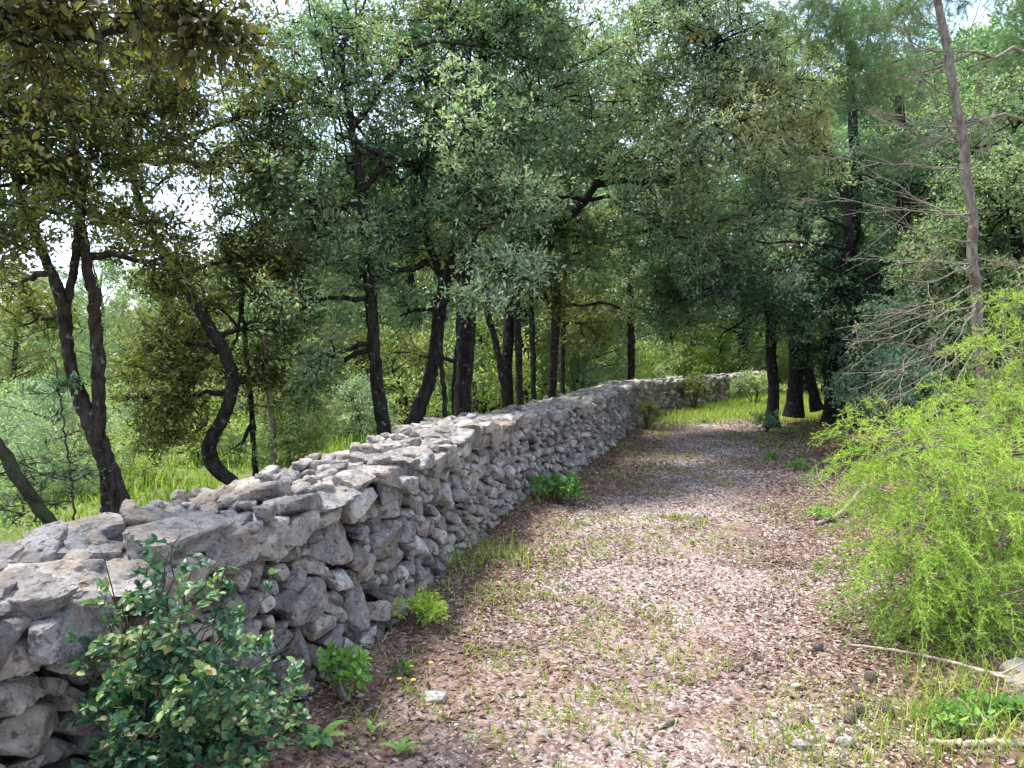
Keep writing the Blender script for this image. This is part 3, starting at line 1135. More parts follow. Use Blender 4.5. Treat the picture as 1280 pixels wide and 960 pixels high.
# ------------------------------------------------------------------ trees
def twig_cloud(rng, C, rc, per, L, W, shape, buf, tint, droop=0.0, upb=.5, leaf_sp=1.0, wood=None):
    """leafy twigs round clump centres C (n,3) with radius rc (n)"""
    n = len(C)
    if n == 0: return
    ntw = 9
    T0 = np.repeat(C, ntw, 0)
    rr = np.repeat(rc, ntw)
    d = rng.normal(0, 1, (n * ntw, 3))
    d[:, 2] = d[:, 2] * .75 + upb - droop
    d = nrm(d)
    ln = rr * rng.uniform(.5, 1.15, n * ntw)
    m = max(1, per // ntw)
    t = rng.uniform(.15, 1.05, (n * ntw, m))
    pos = T0[:, None] + d[:, None] * (ln[:, None] * t)[..., None]
    pos[..., 2] -= (.25 * rr[:, None] * t ** 2) * (1 if droop <= 0 else 1.8)
    pos = pos.reshape(-1, 3)
    k = len(pos)
    pos = pos + rng.normal(0, 1, (k, 3)) * np.repeat(rr, m)[:, None] * .07
    dd = np.repeat(d, m, 0)
    ld = nrm(dd * .7 + rng.normal(0, .75, (k, 3)) + np.array([0, 0, -.15 - droop * .5]))
    up = np.array([0, 0, .9]) + dd * .35 + rng.normal(0, .55, (k, 3))
    tt = np.repeat(np.repeat(tint, ntw), m)
    newg = sstep(.75, 1.05, t.reshape(-1)) * rng.random(k) * .22
    a = np.clip(tt + rng.normal(0, .15, k) + newg, 0, .985)
    LL = L * 1.06 * rng.uniform(.55, 1.3, k)
    leaves(buf, pos, ld, up, LL, LL * W * rng.uniform(.8, 1.2, k), shape, a)
    if wood is not None:
        # the woody twigs themselves, as thin three-sided sticks
        e = T0 + d * ln[:, None] * .95
        e[:, 2] -= .2 * rr
        sel = rng.random(len(T0)) < .7
        A, B = T0[sel], e[sel]
        thin_sticks(wood, A, B, .0045, .0015, rng)


def thin_sticks(buf, A, B, r0, r1, rng, a=.5, m=0):
    n = len(A)
    if n == 0: return
    t = nrm(B - A)
    ref = np.where(np.abs(t[:, 2:3]) < .9, np.array([[0, 0, 1.0]]), np.array([[1.0, 0, 0]]))
    u = nrm(np.cross(t, ref)); v = np.cross(t, u)
    V = np.zeros((n, 6, 3))
    r0 = np.broadcast_to(r0, (n,))[:, None]; r1 = np.broadcast_to(r1, (n,))[:, None]
    for k in range(3):
        an = k * 2 * math.pi / 3
        o = math.cos(an) * u + math.sin(an) * v
        V[:, k] = A + o * r0
        V[:, 3 + k] = B + o * r1
    F = np.array([[0, 1, 4, 3], [1, 2, 5, 4], [2, 0, 3, 5]])
    FF = (F[None] + (np.arange(n) * 6)[:, None, None]).reshape(-1, 4)
    buf.add(V.reshape(-1, 3), FF, a, m)


def limb(buf, A, B, r0, r1, rng, sag=.1, n=9, sides=6, wig=.06):
    A = np.asarray(A, float); B = np.asarray(B, float)
    L = np.linalg.norm(B - A)
    t = np.linspace(0, 1, n)[:, None]
    ctl = A + (B - A) * .45 + np.array([0, 0, sag * L]) + rng.normal(0, wig * L, 3)
    pts = (1 - t) ** 2 * A + 2 * t * (1 - t) * ctl + t ** 2 * B
    w = rng.normal(0, wig * .25 * L, (n, 3)); w[0] = 0; w[-1] = 0
    pts = pts + w
    rad = r0 + (r1 - r0) * t[:, 0] ** .8
    V, F = tube(pts, rad, sides, .15 if r0 > .02 else 0, int(rng.integers(1e6)), cap=False)
    buf.add(V, F)
    return pts


def make_tree(name, label, trunks, crowns, mats, seed, group=None, leaf=(.055, .42), shape='small', dens=1.0, per=80, rc=(.20, .36), tint=(.1, .75),
              droop=0.0, limbs=(), cat='tree', base=None, wood_r=.035, twigs=True, crown_name='crown'):
    """trunks: list of (polyline, radii); crowns: list of (centre, radii, count)"""
    rng = np.random.default_rng(seed)
    bx = trunks[0][0][0] if base is None else base
    root = empty(name, bx, label=label, cat=cat, group=group)
    tb = Buf(); nodes = []
    for k, (pl, rd) in enumerate(trunks):
        pl = np.asarray(pl, float)
        Q = np.column_stack([pl, rd])
        q, s = spline(Q, max(14, int(len(pl) * 8)))
        q[:, :3] += rng.normal(0, .006, q[:, :3].shape)
        rad = q[:, 3] * .65
        if k == 0 or True:
            z0 = q[0, 2]
            if z0 < .6: rad *= 1 + .5 * np.exp(-(q[:, 2] - z0) / .22)
        V, F = tube(q[:, :3], rad, 14 if rad.max() > .05 else 8, .22, seed + k)
        add_tube(tb, q[:, :3], rad, 14 if rad.max() > .05 else 8, .22, seed + k)
        nodes.append(q[int(len(q) * .35):, :3])
    link('trunk', tb.mesh('trunk', mats[1], True), root)
    bb = Buf()
    for (pl, r0, r1) in limbs:
        q, s = spline(pl, 26)
        q[1:-1] += rng.normal(0, .008, q[1:-1].shape)
        V, F = tube(q, np.linspace(r0, r1, 26), 8, .25, seed + 50)
        bb.add(V, F[:, :4])
        nodes.append(q)
    nodes = np.vstack(nodes)
    cb = Buf()
    for (c, r, cnt) in crowns:
        c = np.asarray(c, float); r = np.asarray(r, float)
        cnt = max(3, int(cnt * dens * 1.6))
        ln = nodes[np.argmin(((nodes - c) ** 2).sum(1) + 2.0 * np.maximum(nodes[:, 2] - c[2], 0) ** 2)]
        main = limb(bb, ln, c + np.array([0, 0, -.15 * r[2]]), wood_r, wood_r * .4, rng)
        d = nrm(rng.normal(0, 1, (cnt, 3)))
        rad = rng.random(cnt) ** .42
        C = c + d * rad[:, None] * r
        lump = fbm(C * 1.1, 2, seed + 3)
        C = C[lump > -.17]
        cnt = len(C)
        sub = np.vstack([main[3:]] + [limb(bb, main[-3], C[k], wood_r * .45, .008, rng, n=6, sides=5)[2:] for k in range(0, cnt, 7)])
        for k in range(0, cnt, 2):
            j = np.argmin(((sub - C[k]) ** 2).sum(1))
            limb(bb, sub[j], C[k], .009, .004, rng, sag=.05, n=4, sides=3)
        tn = tint[0] + (tint[1] - tint[0]) * (.5 + .9 * fbm(C * .9 + 7, 3, seed + 9)) + rng.normal(0, .07, cnt)
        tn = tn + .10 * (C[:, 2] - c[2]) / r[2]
        dead = rng.random(cnt) < .008
        tn = np.where(dead, .99, np.clip(tn, 0, .9))
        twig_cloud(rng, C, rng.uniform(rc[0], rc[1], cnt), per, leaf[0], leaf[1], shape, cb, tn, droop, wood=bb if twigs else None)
    link('branches', bb.mesh('branches', mats[2] if len(mats) > 2 else mats[1], True), root)
    link(crown_name, cb.mesh('crown', mats[0]), root)
    return root


def TP(d, *pts, dd=None):
    """trunk polyline: (px, py, radius in px) at distance d (or per point)"""
    pl, rd = [], []
    for i, p in enumerate(pts):
        di = d if len(p) < 4 else p[3]
        pl.append(P(p[0], p[1], di)); rd.append(p[2] / FPX * di)
    return pl, rd


def E(px, py, d, rx, ry, rd, n):
    c = P(px, py, d)
    return (c, (rx / FPX * d, rd, ry / FPX * d), n)


def ground_base(tr):
    """run the first trunk down to the ground"""
    pl, rd = tr
    p0 = np.array(pl[0]); z = gz1(p0[0], p0[1]) - .05
    if p0[2] > z + .03:
        q = p0.copy(); dz = p0[2] - z
        v = np.array(pl[0]) - np.array(pl[1])
        q = p0 + v / max(abs(v[2]), .05) * dz * .6; q[2] = gz1(q[0], q[1]) - .05
        return [q] + list(pl), [rd[0] * 1.25] + list(rd)
    return pl, rd


oak = (M['oak'], M['bark']); oakd = (M['oak_dark'], M['bark']); olive = (M['oak_olive'], M['bark_red']); pale = (M['oak_pale'], M['bark'])
TREES = []


def tree(label, trunks, crowns, mats, seed, **k):
    trunks = [ground_base(trunks[0])] + list(trunks[1:])
    t = make_tree('holm_oak', label, trunks, crowns, mats, seed, **k)
    TREES.append(t)
    return t


# overhanging foreground oak, its trunk out of the frame on the left
tree('holm oak overhanging the top left corner with large close olive leaves',
     [([(-3.9, 3.3, -.1), (-3.6, 3.2, 1.4), (-3.3, 3.1, 2.6), (-2.6, 3.1, 3.4)], [.14, .12, .1, .05])],
     [E(60, -20, 3.1, 190, 75, .5, 50), E(235, 5, 3.0, 85, 50, .35, 24), E(30, 60, 3.3, 100, 60, .4, 18), E(270, 40, 3.0, 35, 35, .2, 8)],
     (M['oak_brown'], M['bark']), 101, dens=.6, leaf=(.043, .5), shape='fold', per=54, rc=(.12, .22), tint=(.1, .8), droop=.5, wood_r=.02,
     limbs=[([(-2.6, 3.1, 3.4), P(60, 40, 3.2), P(190, 20, 3.1), P(300, 30, 3.0)], .03, .008)])
tree('leaning mossy trunk rising from the left edge behind the wall',
     [TP(4.6, (78, 680, 12), (40, 620, 12), (0, 562, 12), (-60, 470, 11), (-110, 330, 9), (-130, 200, 6))],
     [E(-90, 240, 4.8, 150, 130, .8, 40), E(-60, 60, 4.8, 120, 90, .8, 30)],
     (M['oak_olive'], M['bark_moss']), 102, leaf=(.05, .45), shape='small', dens=1.3)
tree('twin-stemmed holm oak with reddish bark close behind the wall at left',
     [TP(6.0, (152, 632, 17), (138, 590, 17), (120, 545, 18), (98, 490, 13), (84, 440, 11), (80, 385, 12), (62, 335, 9), (35, 270, 8), (10, 200, 6), (-20, 120, 4)),
      TP(6.0, (122, 548, 13), (124, 500, 12), (123, 440, 12), (116, 370, 11), (106, 310, 9), (98, 250, 8), (92, 170, 6), (80, 80, 4)),
      TP(6.0, (82, 382, 8), (92, 340, 8), (97, 285, 7), (110, 200, 5), (130, 110, 4)),
      TP(6.3, (136, 640, 11), (133, 600, 10), (130, 560, 9))],
     [E(50, 215, 6.0, 120, 100, 1.0, 85), E(160, 130, 6.4, 105, 110, 1.0, 80), E(20, 90, 6.2, 120, 90, 1.0, 70), E(130, 270, 6.4, 90, 70, .8, 50), E(15, 350, 6.4, 70, 34, .7, 12),
      E(210, 330, 6.6, 46, 50, .6, 14), E(185, 60, 6.6, 80, 80, .8, 32), E(60, 400, 6.8, 50, 20, .4, 5)],
     (M['oak_olive'], M['bark_red']), 103, dens=1.5, tint=(.05, .85), leaf=(.055, .42))
tree('S-shaped black trunk of a holm oak behind the wall',
     [TP(7.5, (292, 606, 12), (268, 582, 13), (262, 555, 13), (282, 515, 12), (291, 480, 12), (282, 445, 12), (262, 410, 11), (240, 370, 11), (212, 325, 9), (180, 270, 7), (160, 200, 5))],
     [E(215, 500, 7.8, 62, 62, .7, 46), E(205, 420, 7.6, 60, 50, .7, 34), E(310, 400, 7.8, 70, 70, .8, 50), E(300, 320, 8.0, 80, 50, .8, 38), E(190, 240, 8, 60, 60, .8, 26), E(340, 120, 8.2, 70, 100, .8, 54),
      E(290, 200, 8.2, 50, 70, .8, 24), E(330, 470, 7.8, 50, 40, .5, 20)],
     (M['oak_olive'], M['bark']), 104, dens=1.3, tint=(.0, .7),
     limbs=[([P(282, 445, 7.5), P(250, 430, 7.5), P(215, 430, 7.7)], .03, .01)])
tree('thin black stem just right of the S-shaped trunk',
     [TP(8.2, (322, 606, 5.5), (318, 570, 5), (316, 530, 5), (312, 480, 4.5), (306, 420, 4), (300, 350, 3))],
     [E(330, 370, 8.4, 70, 60, .7, 30), E(340, 270, 8.4, 60, 70, .7, 34), E(300, 560, 8.2, 24, 16, .2, 3)], (M['oak'], M['bark']), 105)
tree('pale grey stem standing beyond the thin black stem',
     [TP(10.5, (344, 592, 6), (341, 540, 6), (336, 480, 6), (330, 400, 5), (326, 300, 4))],
     [E(350, 340, 10.6, 60, 60, .8, 26), E(330, 200, 10.6, 70, 80, .9, 36)], (M['oak'], M['bark_pine']), 106)
tree('holm oak with a straight dark trunk, first of the row right of the gap',
     [TP(8.0, (482, 552, 14), (474, 500, 13), (468, 440, 12), (464, 380, 12), (458, 310, 11), (452, 240, 9), (440, 160, 7), (425, 60, 5))],
     [E(410, 120, 8.3, 100, 110, 1.1, 110), E(390, 260, 8.1, 75, 80, .9, 80), E(375, 370, 7.9, 60, 60, .8, 50), E(400, 450, 7.8, 40, 50, .5, 26), E(450, 20, 8.6, 90, 80, 1.0, 60), E(460, 330, 7.9, 50, 50, .6, 30),
      E(370, 500, 8.2, 32, 28, .4, 9), E(440, 200, 8.5, 80, 60, .8, 50)],
     (M['oak'], M['bark']), 107, tint=(.1, .8),
     limbs=[([P(452, 240, 8), P(480, 200, 7.8), P(455, 182, 7.7), P(420, 166, 7.6)], .045, .02), ([P(440, 160, 8), P(520, 60, 8.3), P(600, 55, 8.3)], .04, .015)])
tree('forked holm oak whose trunk bends at its foot, second of the row',
     [TP(8.6, (512, 545, 15), (522, 515, 15), (536, 480, 13), (545, 430, 12), (550, 380, 13), (553, 350, 9), (535, 300, 8), (530, 230, 7), (533, 150, 5), (530, 60, 4)),
      TP(8.6, (550, 380, 10), (562, 340, 9), (572, 280, 8), (576, 200, 7), (580, 120, 5), (590, 40, 4))],
     [E(520, 200, 8.7, 80, 80, .9, 80), E(530, 90, 8.9, 90, 90, .9, 80), E(500, 290, 8.5, 50, 40, .5, 26), E(560, 20, 9.0, 90, 60, .9, 44), E(500, 390, 8.9, 40, 36, .5, 10)],
     (M['oak'], M['bark']), 108, tint=(.15, .85),
     limbs=[([P(552, 345, 8.6), P(538, 328, 8.4), P(515, 336, 8.2), P(482, 338, 8.1)], .05, .02)])
tree('thickest upright holm oak trunk with pale lichen spots',
     [TP(9.4, (577, 532, 17), (580, 470, 16), (584, 400, 17), (586, 330, 14), (592, 240, 12), (598, 150, 10), (604, 60, 8), (608, -30, 6))],
     [E(610, 60, 9.3, 110, 100, 1.2, 110), E(620, 180, 8.8, 100, 80, 1.0, 100), E(600, 270, 8.4, 80, 60, .8, 70), E(700, 120, 9.4, 90, 90, 1.0, 80), E(605, -40, 9.3, 130, 60, 1.2, 50), E(680, 10, 9.6, 90, 70, 1.0, 60)],
     (M['oak'], M['bark']), 109, tint=(.2, .92))
tree('pale silvery spray of holm oak leaves drooping before the thickest trunk',
     [TP(8.4, (557, 532, 5), (555, 490, 5), (551, 440, 4.5), (548, 400, 4), (560, 330, 4), (600, 290, 3))],
     [E(600, 372, 7.5, 36, 20, .3, 10), E(655, 345, 7.7, 40, 20, .3, 10), E(620, 330, 7.8, 46, 24, .3, 14), E(650, 250, 8.0, 50, 50, .5, 30), E(590, 140, 7.9, 40, 70, .5, 30), E(560, 200, 7.9, 40, 40, .5, 16)],
     (M['oak_pale'], M['bark']), 110, tint=(.3, .9))
for k, (lab, pts, d, cr, mt) in enumerate((
    ('thin leaning stem left of the pair of trunks in mid row', ((632, 505, 7), (626, 460, 7), (618, 420, 6), (608, 385, 6), (600, 300, 5)), 11.2, [(640, 270, 70, 60, 50)], 'oak'),
    ('left trunk of the close pair in mid row, thicker and darker', ((636, 506, 11), (634, 460, 11), (637, 400, 12), (640, 350, 11), (645, 250, 9), (650, 120, 7)), 11.8, [(650, 200, 90, 80, 80), (680, 80, 90, 80, 70)], 'oak'),
    ('right trunk of the close pair in mid row, thinner and straight', ((650, 505, 7), (649, 450, 7), (646, 390, 7), (648, 300, 6)), 11.6, [(700, 290, 60, 60, 50)], 'oak'),
    ('slender grey stem between the close pair and the curved limb tree', ((667, 502, 5.5), (666, 440, 5.5), (664, 370, 5), (664, 290, 4)), 12.4, [(690, 370, 50, 36, 20)], 'oak_olive'),
    ('thin stem last of the row before the wall bends', ((704, 488, 4.5), (703, 430, 4.5), (705, 370, 4), (706, 300, 3.5)), 14.0, [(730, 400, 50, 40, 30), (740, 300, 50, 40, 36)], 'oak_olive'),
    ('slender stem between the second oak and the thickest trunk', ((568, 528, 4), (567, 480, 4), (572, 420, 4), (574, 350, 3.5)), 10.4, [(520, 440, 30, 30, 10), (545, 300, 60, 50, 30)], 'oak_olive'),
    ('lone dark stem beyond the wall bend above the far stonework', ((789, 470, 7), (789, 430, 7), (788, 380, 6), (790, 300, 5)), 19, [(790, 330, 60, 50, 60), (770, 240, 60, 60, 60)], 'oak'))):
    tree(lab, [TP(d, *pts)], [E(a, b, d, c, e, .9, n) for a, b, c, e, n in cr], (M[mt], M['bark']), 120 + k, leaf=(.065, .42), rc=(.25, .42))
tree('holm oak with a thick crooked limb reaching right over the wall',
     [TP(12.6, (690, 497, 9), (692, 440, 9), (696, 370, 9), (680, 325, 8), (650, 318, 8), (640, 240, 6))],
     [E(760, 290, 12.4, 70, 60, .9, 66), E(730, 190, 12.0, 80, 60, .9, 76), E(800, 180, 11.6, 80, 70, .9, 90), E(780, 80, 12.2, 90, 80, 1.0, 90), E(820, 380, 12.8, 60, 50, .8, 30), E(850, 290, 12, 60, 60, .8, 60)],
     (M['oak'], M['bark']), 130, tint=(.2, .9), leaf=(.062, .40),
     limbs=[([P(650, 322, 12.4), P(680, 315, 11.8), P(695, 285, 11.3), P(725, 258, 11.0), P(742, 235, 10.8), P(752, 212, 10.6)], .10, .05),
            ([P(745, 232, 10.8), P(775, 226, 10.5), P(805, 228, 10.3), P(832, 203, 10.1)], .055, .02),
            ([P(735, 250, 10.9), P(690, 245, 10.6), P(655, 252, 10.4)], .04, .015)])
# right hand clump
tree('dark many-stemmed holm oak at the bend, its dense crown arching over the path',
     [TP(13.6, (965, 527, 11), (967, 490, 10), (964, 440, 10), (962, 380, 9), (950, 300, 8), (930, 200, 7), (905, 100, 5)),
      TP(13.9, (993, 520, 14), (994, 470, 13), (998, 400, 14), (1004, 330, 13), (1000, 240, 11), (985, 140, 8), (970, 20, 6)),
      TP(13.7, (1022, 512, 9), (1014, 480, 9), (1008, 440, 9), (1008, 390, 8), (1020, 300, 7))],
     [E(960, 340, 13.0, 90, 70, 1.4, 150), E(880, 360, 12.6, 80, 60, 1.0, 110), E(900, 420, 13.2, 50, 20, .7, 22), E(1010, 400, 13.0, 60, 40, .9, 50), E(960, 230, 13.6, 110, 80, 1.4, 150), E(1000, 90, 14.0, 120, 90, 1.5, 120),
      E(870, 250, 13.0, 70, 60, 1.0, 70), E(830, 340, 12.8, 40, 50, .7, 34)],
     (M['oak_dark'], M['bark']), 140, tint=(.15, .98), leaf=(.064, .42), rc=(.25, .42))
tree('lighter holm oak boughs with yellowing tips high above the path bend',
     [TP(12.2, (1040, 505, 8, 13.4), (1034, 470, 8, 13.2), (1040, 400, 8, 12.8), (1060, 300, 10), (1040, 200, 9), (960, 120, 7, 11), (900, 60, 5, 10.4))],
     [E(880, 60, 9.8, 110, 80, .9, 100), E(900, 170, 9.8, 100, 80, .9, 110), E(960, 110, 10.2, 90, 80, .8, 80), E(820, 240, 10.4, 70, 70, .8, 60), E(940, 260, 10.2, 70, 60, .7, 56), E(780, 130, 10.6, 80, 80, .8, 60),
      E(990, 350, 9.6, 12, 22, .12, 3), E(860, -20, 10, 120, 60, .9, 60), E(860, 320, 10.6, 50, 40, .5, 24), E(1000, 210, 10.6, 50, 60, .6, 26)],
     (M['oak_pale'], M['bark']), 141, dens=1.35, tint=(.05, .95), leaf=(.06, .38), wood_r=.03,
     limbs=[([P(960, 120, 11), P(910, 60, 10.2), P(880, 20, 10)], .03, .012)])
for k, (lab, pts, d, cr) in enumerate((
    ('ivy-dark thick trunk of the right hand clump', ((1036, 512, 9), (1040, 470, 9), (1052, 400, 9), (1066, 320, 10), (1070, 240, 10), (1066, 150, 8), (1060, 40, 6)), 13.2, [(1060, 330, 60, 70, 90), (1090, 400, 70, 50, 70), (1070, 210, 90, 80, 110), (1080, 80, 90, 70, 80), (1045, 440, 40, 30, 36)]),
    ('short dark stem beside the ivy-dark trunk, leaning right', ((1052, 510, 8), (1052, 470, 8), (1058, 430, 8), (1075, 380, 7)), 13.0, [(1100, 450, 50, 40, 40)]),
    ('rightmost dark trunk of the clump, half hidden by shrubs', ((1075, 505, 8), (1085, 450, 8), (1110, 380, 9), (1126, 310, 12), (1130, 230, 11), (1124, 120, 8)), 12.6, [(1150, 350, 80, 70, 90), (1170, 220, 90, 80, 90)]))):
    tree(lab, [TP(d, *pts)], [E(a, b, d, c, e, 1.1, n) for a, b, c, e, n in cr], oakd, 145 + k, leaf=(.064, .42), rc=(.25, .42), tint=(.1, .9))
tree('grey green holm oak filling the right edge behind the bare pine',
     [TP(10.5, (1290, 520, 10), (1285, 420, 10), (1270, 300, 9), (1260, 180, 7))],
     [E(1190, 330, 10.4, 70, 70, .9, 110), E(1250, 260, 10.2, 60, 80, .9, 90), E(1180, 420, 10.0, 70, 50, .8, 80), E(1270, 400, 9.6, 60, 90, .8, 90), E(1270, 150, 10.8, 50, 60, .8, 40), E(1330, 300, 10, 60, 120, .9, 70),
      E(1200, 490, 9.6, 60, 40, .7, 50), E(1200, 180, 11, 60, 60, .8, 40)],
     (M['oak'], M['bark']), 150, tint=(.2, .85))

# ------------------------------------------------------------------ shrubs
def shrub(name, label, x, y, rx, ry, h, mats, seed, n=60, leaf=(.05, .42), shape='small', per=60, rc=(.14, .26), tint=(.1, .9), group=None, stems=5, cat='shrub', z0=None, low=.25):
    rng = np.random.default_rng(seed)
    z = gz1(x, y) if z0 is None else z0
    root = empty(name, (x, y, z), label=label, cat=cat, group=group)
    tb = Buf(); cb = Buf()
    C = nrm(rng.normal(0, 1, (n, 3))) * (rng.random(n) ** .45)[:, None]
    C = C * np.array([rx, ry, h * (1 - low) * .5]) + np.array([x, y, z + h * (.5 + low * .5)])
    for k in range(stems):
        j = rng.integers(len(C))
        b0 = np.array([x, y, z - .03]) + rng.normal(0, .06 * rx, 3) * [1, 1, 0]
        limb(tb, b0, C[j], .012 + .006 * h, .004, rng, sag=.25, n=10, sides=6)
    nodes = tb.v[0] if tb.v else C
    allv = np.vstack(tb.v)
    for k in range(n):
        j = np.argmin(((allv - C[k]) ** 2).sum(1) + 3 * np.maximum(allv[:, 2] - C[k][2], 0) ** 2)
        limb(tb, allv[j], C[k], .005, .002, rng, n=5, sides=3)
    tn = tint[0] + (tint[1] - tint[0]) * np.clip(.5 + .9 * fbm(C * 2.2, 2, seed), 0, 1)
    twig_cloud(rng, C, rng.uniform(rc[0], rc[1], n), per, leaf[0], leaf[1], shape, cb, tn, wood=None)
    link('stems', tb.mesh('stems', mats[1], True), root)
    link('foliage', cb.mesh('foliage', mats[0]), root)
    return root


# foreground evergreen bush in front of the wall
def front_bush():
    rng = np.random.default_rng(77)
    x0, y0 = -1.04, 2.02
    z0 = gz1(x0, y0)
    root = empty('evergreen_shrub', (x0, y0, z0), label='glossy dark green small-leaved shrub growing at the foot of the wall in the left foreground', cat='shrub')
    tb = Buf(); cb = Buf()
    tips = []
    ends = [(125, 690), (160, 760), (110, 850), (100, 800), (215, 690), (200, 740), (240, 720), (275, 700), (180, 820), (230, 800), (270, 780), (150, 900), (200, 880), (250, 860), (300, 760), (330, 790), (320, 850),
            (360, 830), (375, 870), (300, 900), (350, 920), (260, 930), (210, 940), (290, 820), (340, 740), (390, 880), (155, 945), (310, 950), (375, 930), (385, 850), (350, 830), (330, 890), (395, 910), (300, 730), (370, 800), (280, 900), (130, 740), (225, 665), (180, 780), (250, 820), (340, 870), (285, 860), (225, 840)]
    for k, (px, py) in enumerate(ends):
        d = rng.uniform(1.78, 2.22) if px < 330 else rng.uniform(1.95, 2.3)
        tip = P(px, py, d)
        b0 = np.array([x0, y0, z0 - .02]) + rng.normal(0, .035, 3) * [1, 1, 0]
        mid = b0 + (tip - b0) * .5 + np.array([(b0[0] - tip[0]) * .22, (b0[1] - tip[1]) * .1, .10])
        q, s = spline([b0, mid, tip], 22)
        q[1:] += rng.normal(0, .006, q[1:].shape)
        V, F = tube(q, np.linspace(.0065, .0014, 22), 6, cap=False)
        tb.add(V, F)
        tn = rng.uniform(.05, .8)
        L = np.linalg.norm(tip - b0)
        # side twigs
        for j in range(16):
            t = rng.uniform(.32, 1.0)
            a = q[int(t * 21)]
            dr = nrm(rng.normal(0, 1, 3) * [1, .8, .7] + [0, -.15, .35])
            ln = rng.uniform(.05, .13)
            e = a + dr * ln
            q2 = limb(tb, a, e, .0016, .0008, rng, n=5, sides=3)
            m = 13
            tt = rng.uniform(.15, 1, m)
            pos = a + (e - a) * tt[:, None]
            dd = nrm(dr * .55 + rng.normal(0, .7, (m, 3)))
            up = np.array([0, -.25, .8]) + rng.normal(0, .35, (m, 3))
            Ls = rng.uniform(.017, .034, m)
            leaves(cb, pos, dd, up, Ls, Ls * rng.uniform(.55, .72, m), 'oak', np.clip(tn + rng.normal(0, .18, m) + .2 * (tt > .85), 0, .98))
    link('stems', tb.mesh('stems', M['darkstem'], True), root)
    link('foliage', cb.mesh('foliage', M['bush']), root)


front_bush()


# feathery light green shrub on the right
def frond_mesh(rng, tb, cb, A, d0, ln, tint, nl=46, droop=.8):
    """one drooping feathery shoot with side shoots"""
    n = 12
    t = np.linspace(0, 1, n)[:, None]
    d0 = d0 / np.linalg.norm(d0)
    pts = A + d0 * ln * t + np.array([0, 0, -1.0]) * droop * ln * t ** 2 * .55
    V, F = tube(pts, np.linspace(.0022, .0007, n), 3, cap=False)
    tb.add(V, F)
    return pts


def feathery(name, label, seed, spots, base, cat='shrub', scale=1.0, stemn=10):
    rng = np.random.default_rng(seed)
    root = empty(name, base, label=label, cat=cat)
    tb = Buf(); sb = Buf(); cb = Buf()
    A_, B_, T_ = [], [], []
    for (c, r, cnt, tn) in spots:
        c = np.asarray(c); r = np.asarray(r)
        b0 = np.array(base) + rng.normal(0, .08, 3) * [1, 1, 0] + [0, 0, -.05]
        mains = []
        for k in range(3):
            e = c + rng.normal(0, .35, 3) * r
            mid = b0 * .5 + e * .5 + np.array([0, 0, .12])
            q, s = spline([b0, mid, e], 20)
            V, F = tube(q, np.linspace(.011, .003, 20), 6, .1, k, cap=False)
            tb.add(V, F); mains.append(q[8:])
        mains = np.vstack(mains)
        C = c + nrm(rng.normal(0, 1, (cnt, 3))) * (rng.random(cnt) ** .45)[:, None] * r
        for k in range(cnt):
            j = np.argmin(((mains - C[k]) ** 2).sum(1))
            out = nrm(C[k] - (c + np.array([.25 * r[0], .3 * r[1], -.3 * r[2]])) + rng.normal(0, .25, 3) * r)
            if k % 2 == 0:
                limb(tb, mains[j], C[k], .004, .002, rng, n=5, sides=4, sag=.05)
            # a main shoot and feathery side shoots along it
            n = 10
            ln = rng.uniform(.16, .36) * scale
            t = np.linspace(0, 1, n)
            dr = nrm(out + np.array([0, 0, .35]))
            pts = C[k] + dr * (ln * t)[:, None] - np.array([0, 0, 1.0]) * (.72 * ln * t ** 2)[:, None]
            V, F = tube(pts, np.linspace(.0022, .0009, n), 3, cap=False)
            sb.add(V, F, .3)
            tt = tn + rng.normal(0, .12)
            m = 14
            ti = rng.uniform(.05, 1, m)
            a = np.stack([np.interp(ti, t, pts[:, q]) for q in range(3)], 1)
            dd = nrm(dr * .9 + rng.normal(0, .55, (m, 3)) + [0, 0, .05])
            l2 = rng.uniform(.035, .085, m) * (1.15 - .5 * ti) * scale
            b = a + dd * l2[:, None] - np.array([0, 0, 1]) * (l2 * .28)[:, None]
            A_.append(a); B_.append(b); T_.append(np.clip(tt + rng.normal(0, .12, m), 0, 1))
            A_.append(pts[:-1]); B_.append(pts[1:]); T_.append(np.full(n - 1, tt + .05))
    A = np.vstack(A_); B = np.vstack(B_); T = np.concatenate(T_)
    thin_sticks(sb, A, B, .0011, .0006, rng)
    # needle leaves along every shoot
    L = np.linalg.norm(B - A, axis=1)
    cnt = np.maximum((L / .0042).astype(int), 2)
    idx = np.repeat(np.arange(len(A)), cnt)
    t = rng.random(len(idx))
    pos = A[idx] + (B - A)[idx] * t[:, None]
    dirn = nrm((B - A)[idx]) * .8 + rng.normal(0, .62, (len(idx), 3))
    ll = rng.uniform(.008, .017, len(idx)) * scale
    a = np.clip(T[idx] * .85 + rng.normal(0, .15, len(idx)) + .22 * t ** 2, 0, .95)
    a = np.where((hash3(idx, idx * 0, idx * 0, 3) < .03), 1.0, a)
    leaves(cb, pos, dirn, np.array([0, 0, 1]) + rng.normal(0, .6, (len(idx), 3)), ll, .0026 * scale, 'needle', a)
    link('stems', tb.mesh('stems', M['twig'], True), root)
    link('shoots', sb.mesh('shoots', M['frond']), root)
    link('foliage', cb.mesh('foliage', M['frond']), root)
    return root


def S(px, py, d, rx, ry, rd, n, tn):
    px += 24; n = int(n * 1.0)
    c, r, _ = E(px, py, d, rx, ry, rd, 0)
    return (c, r, n, tn)


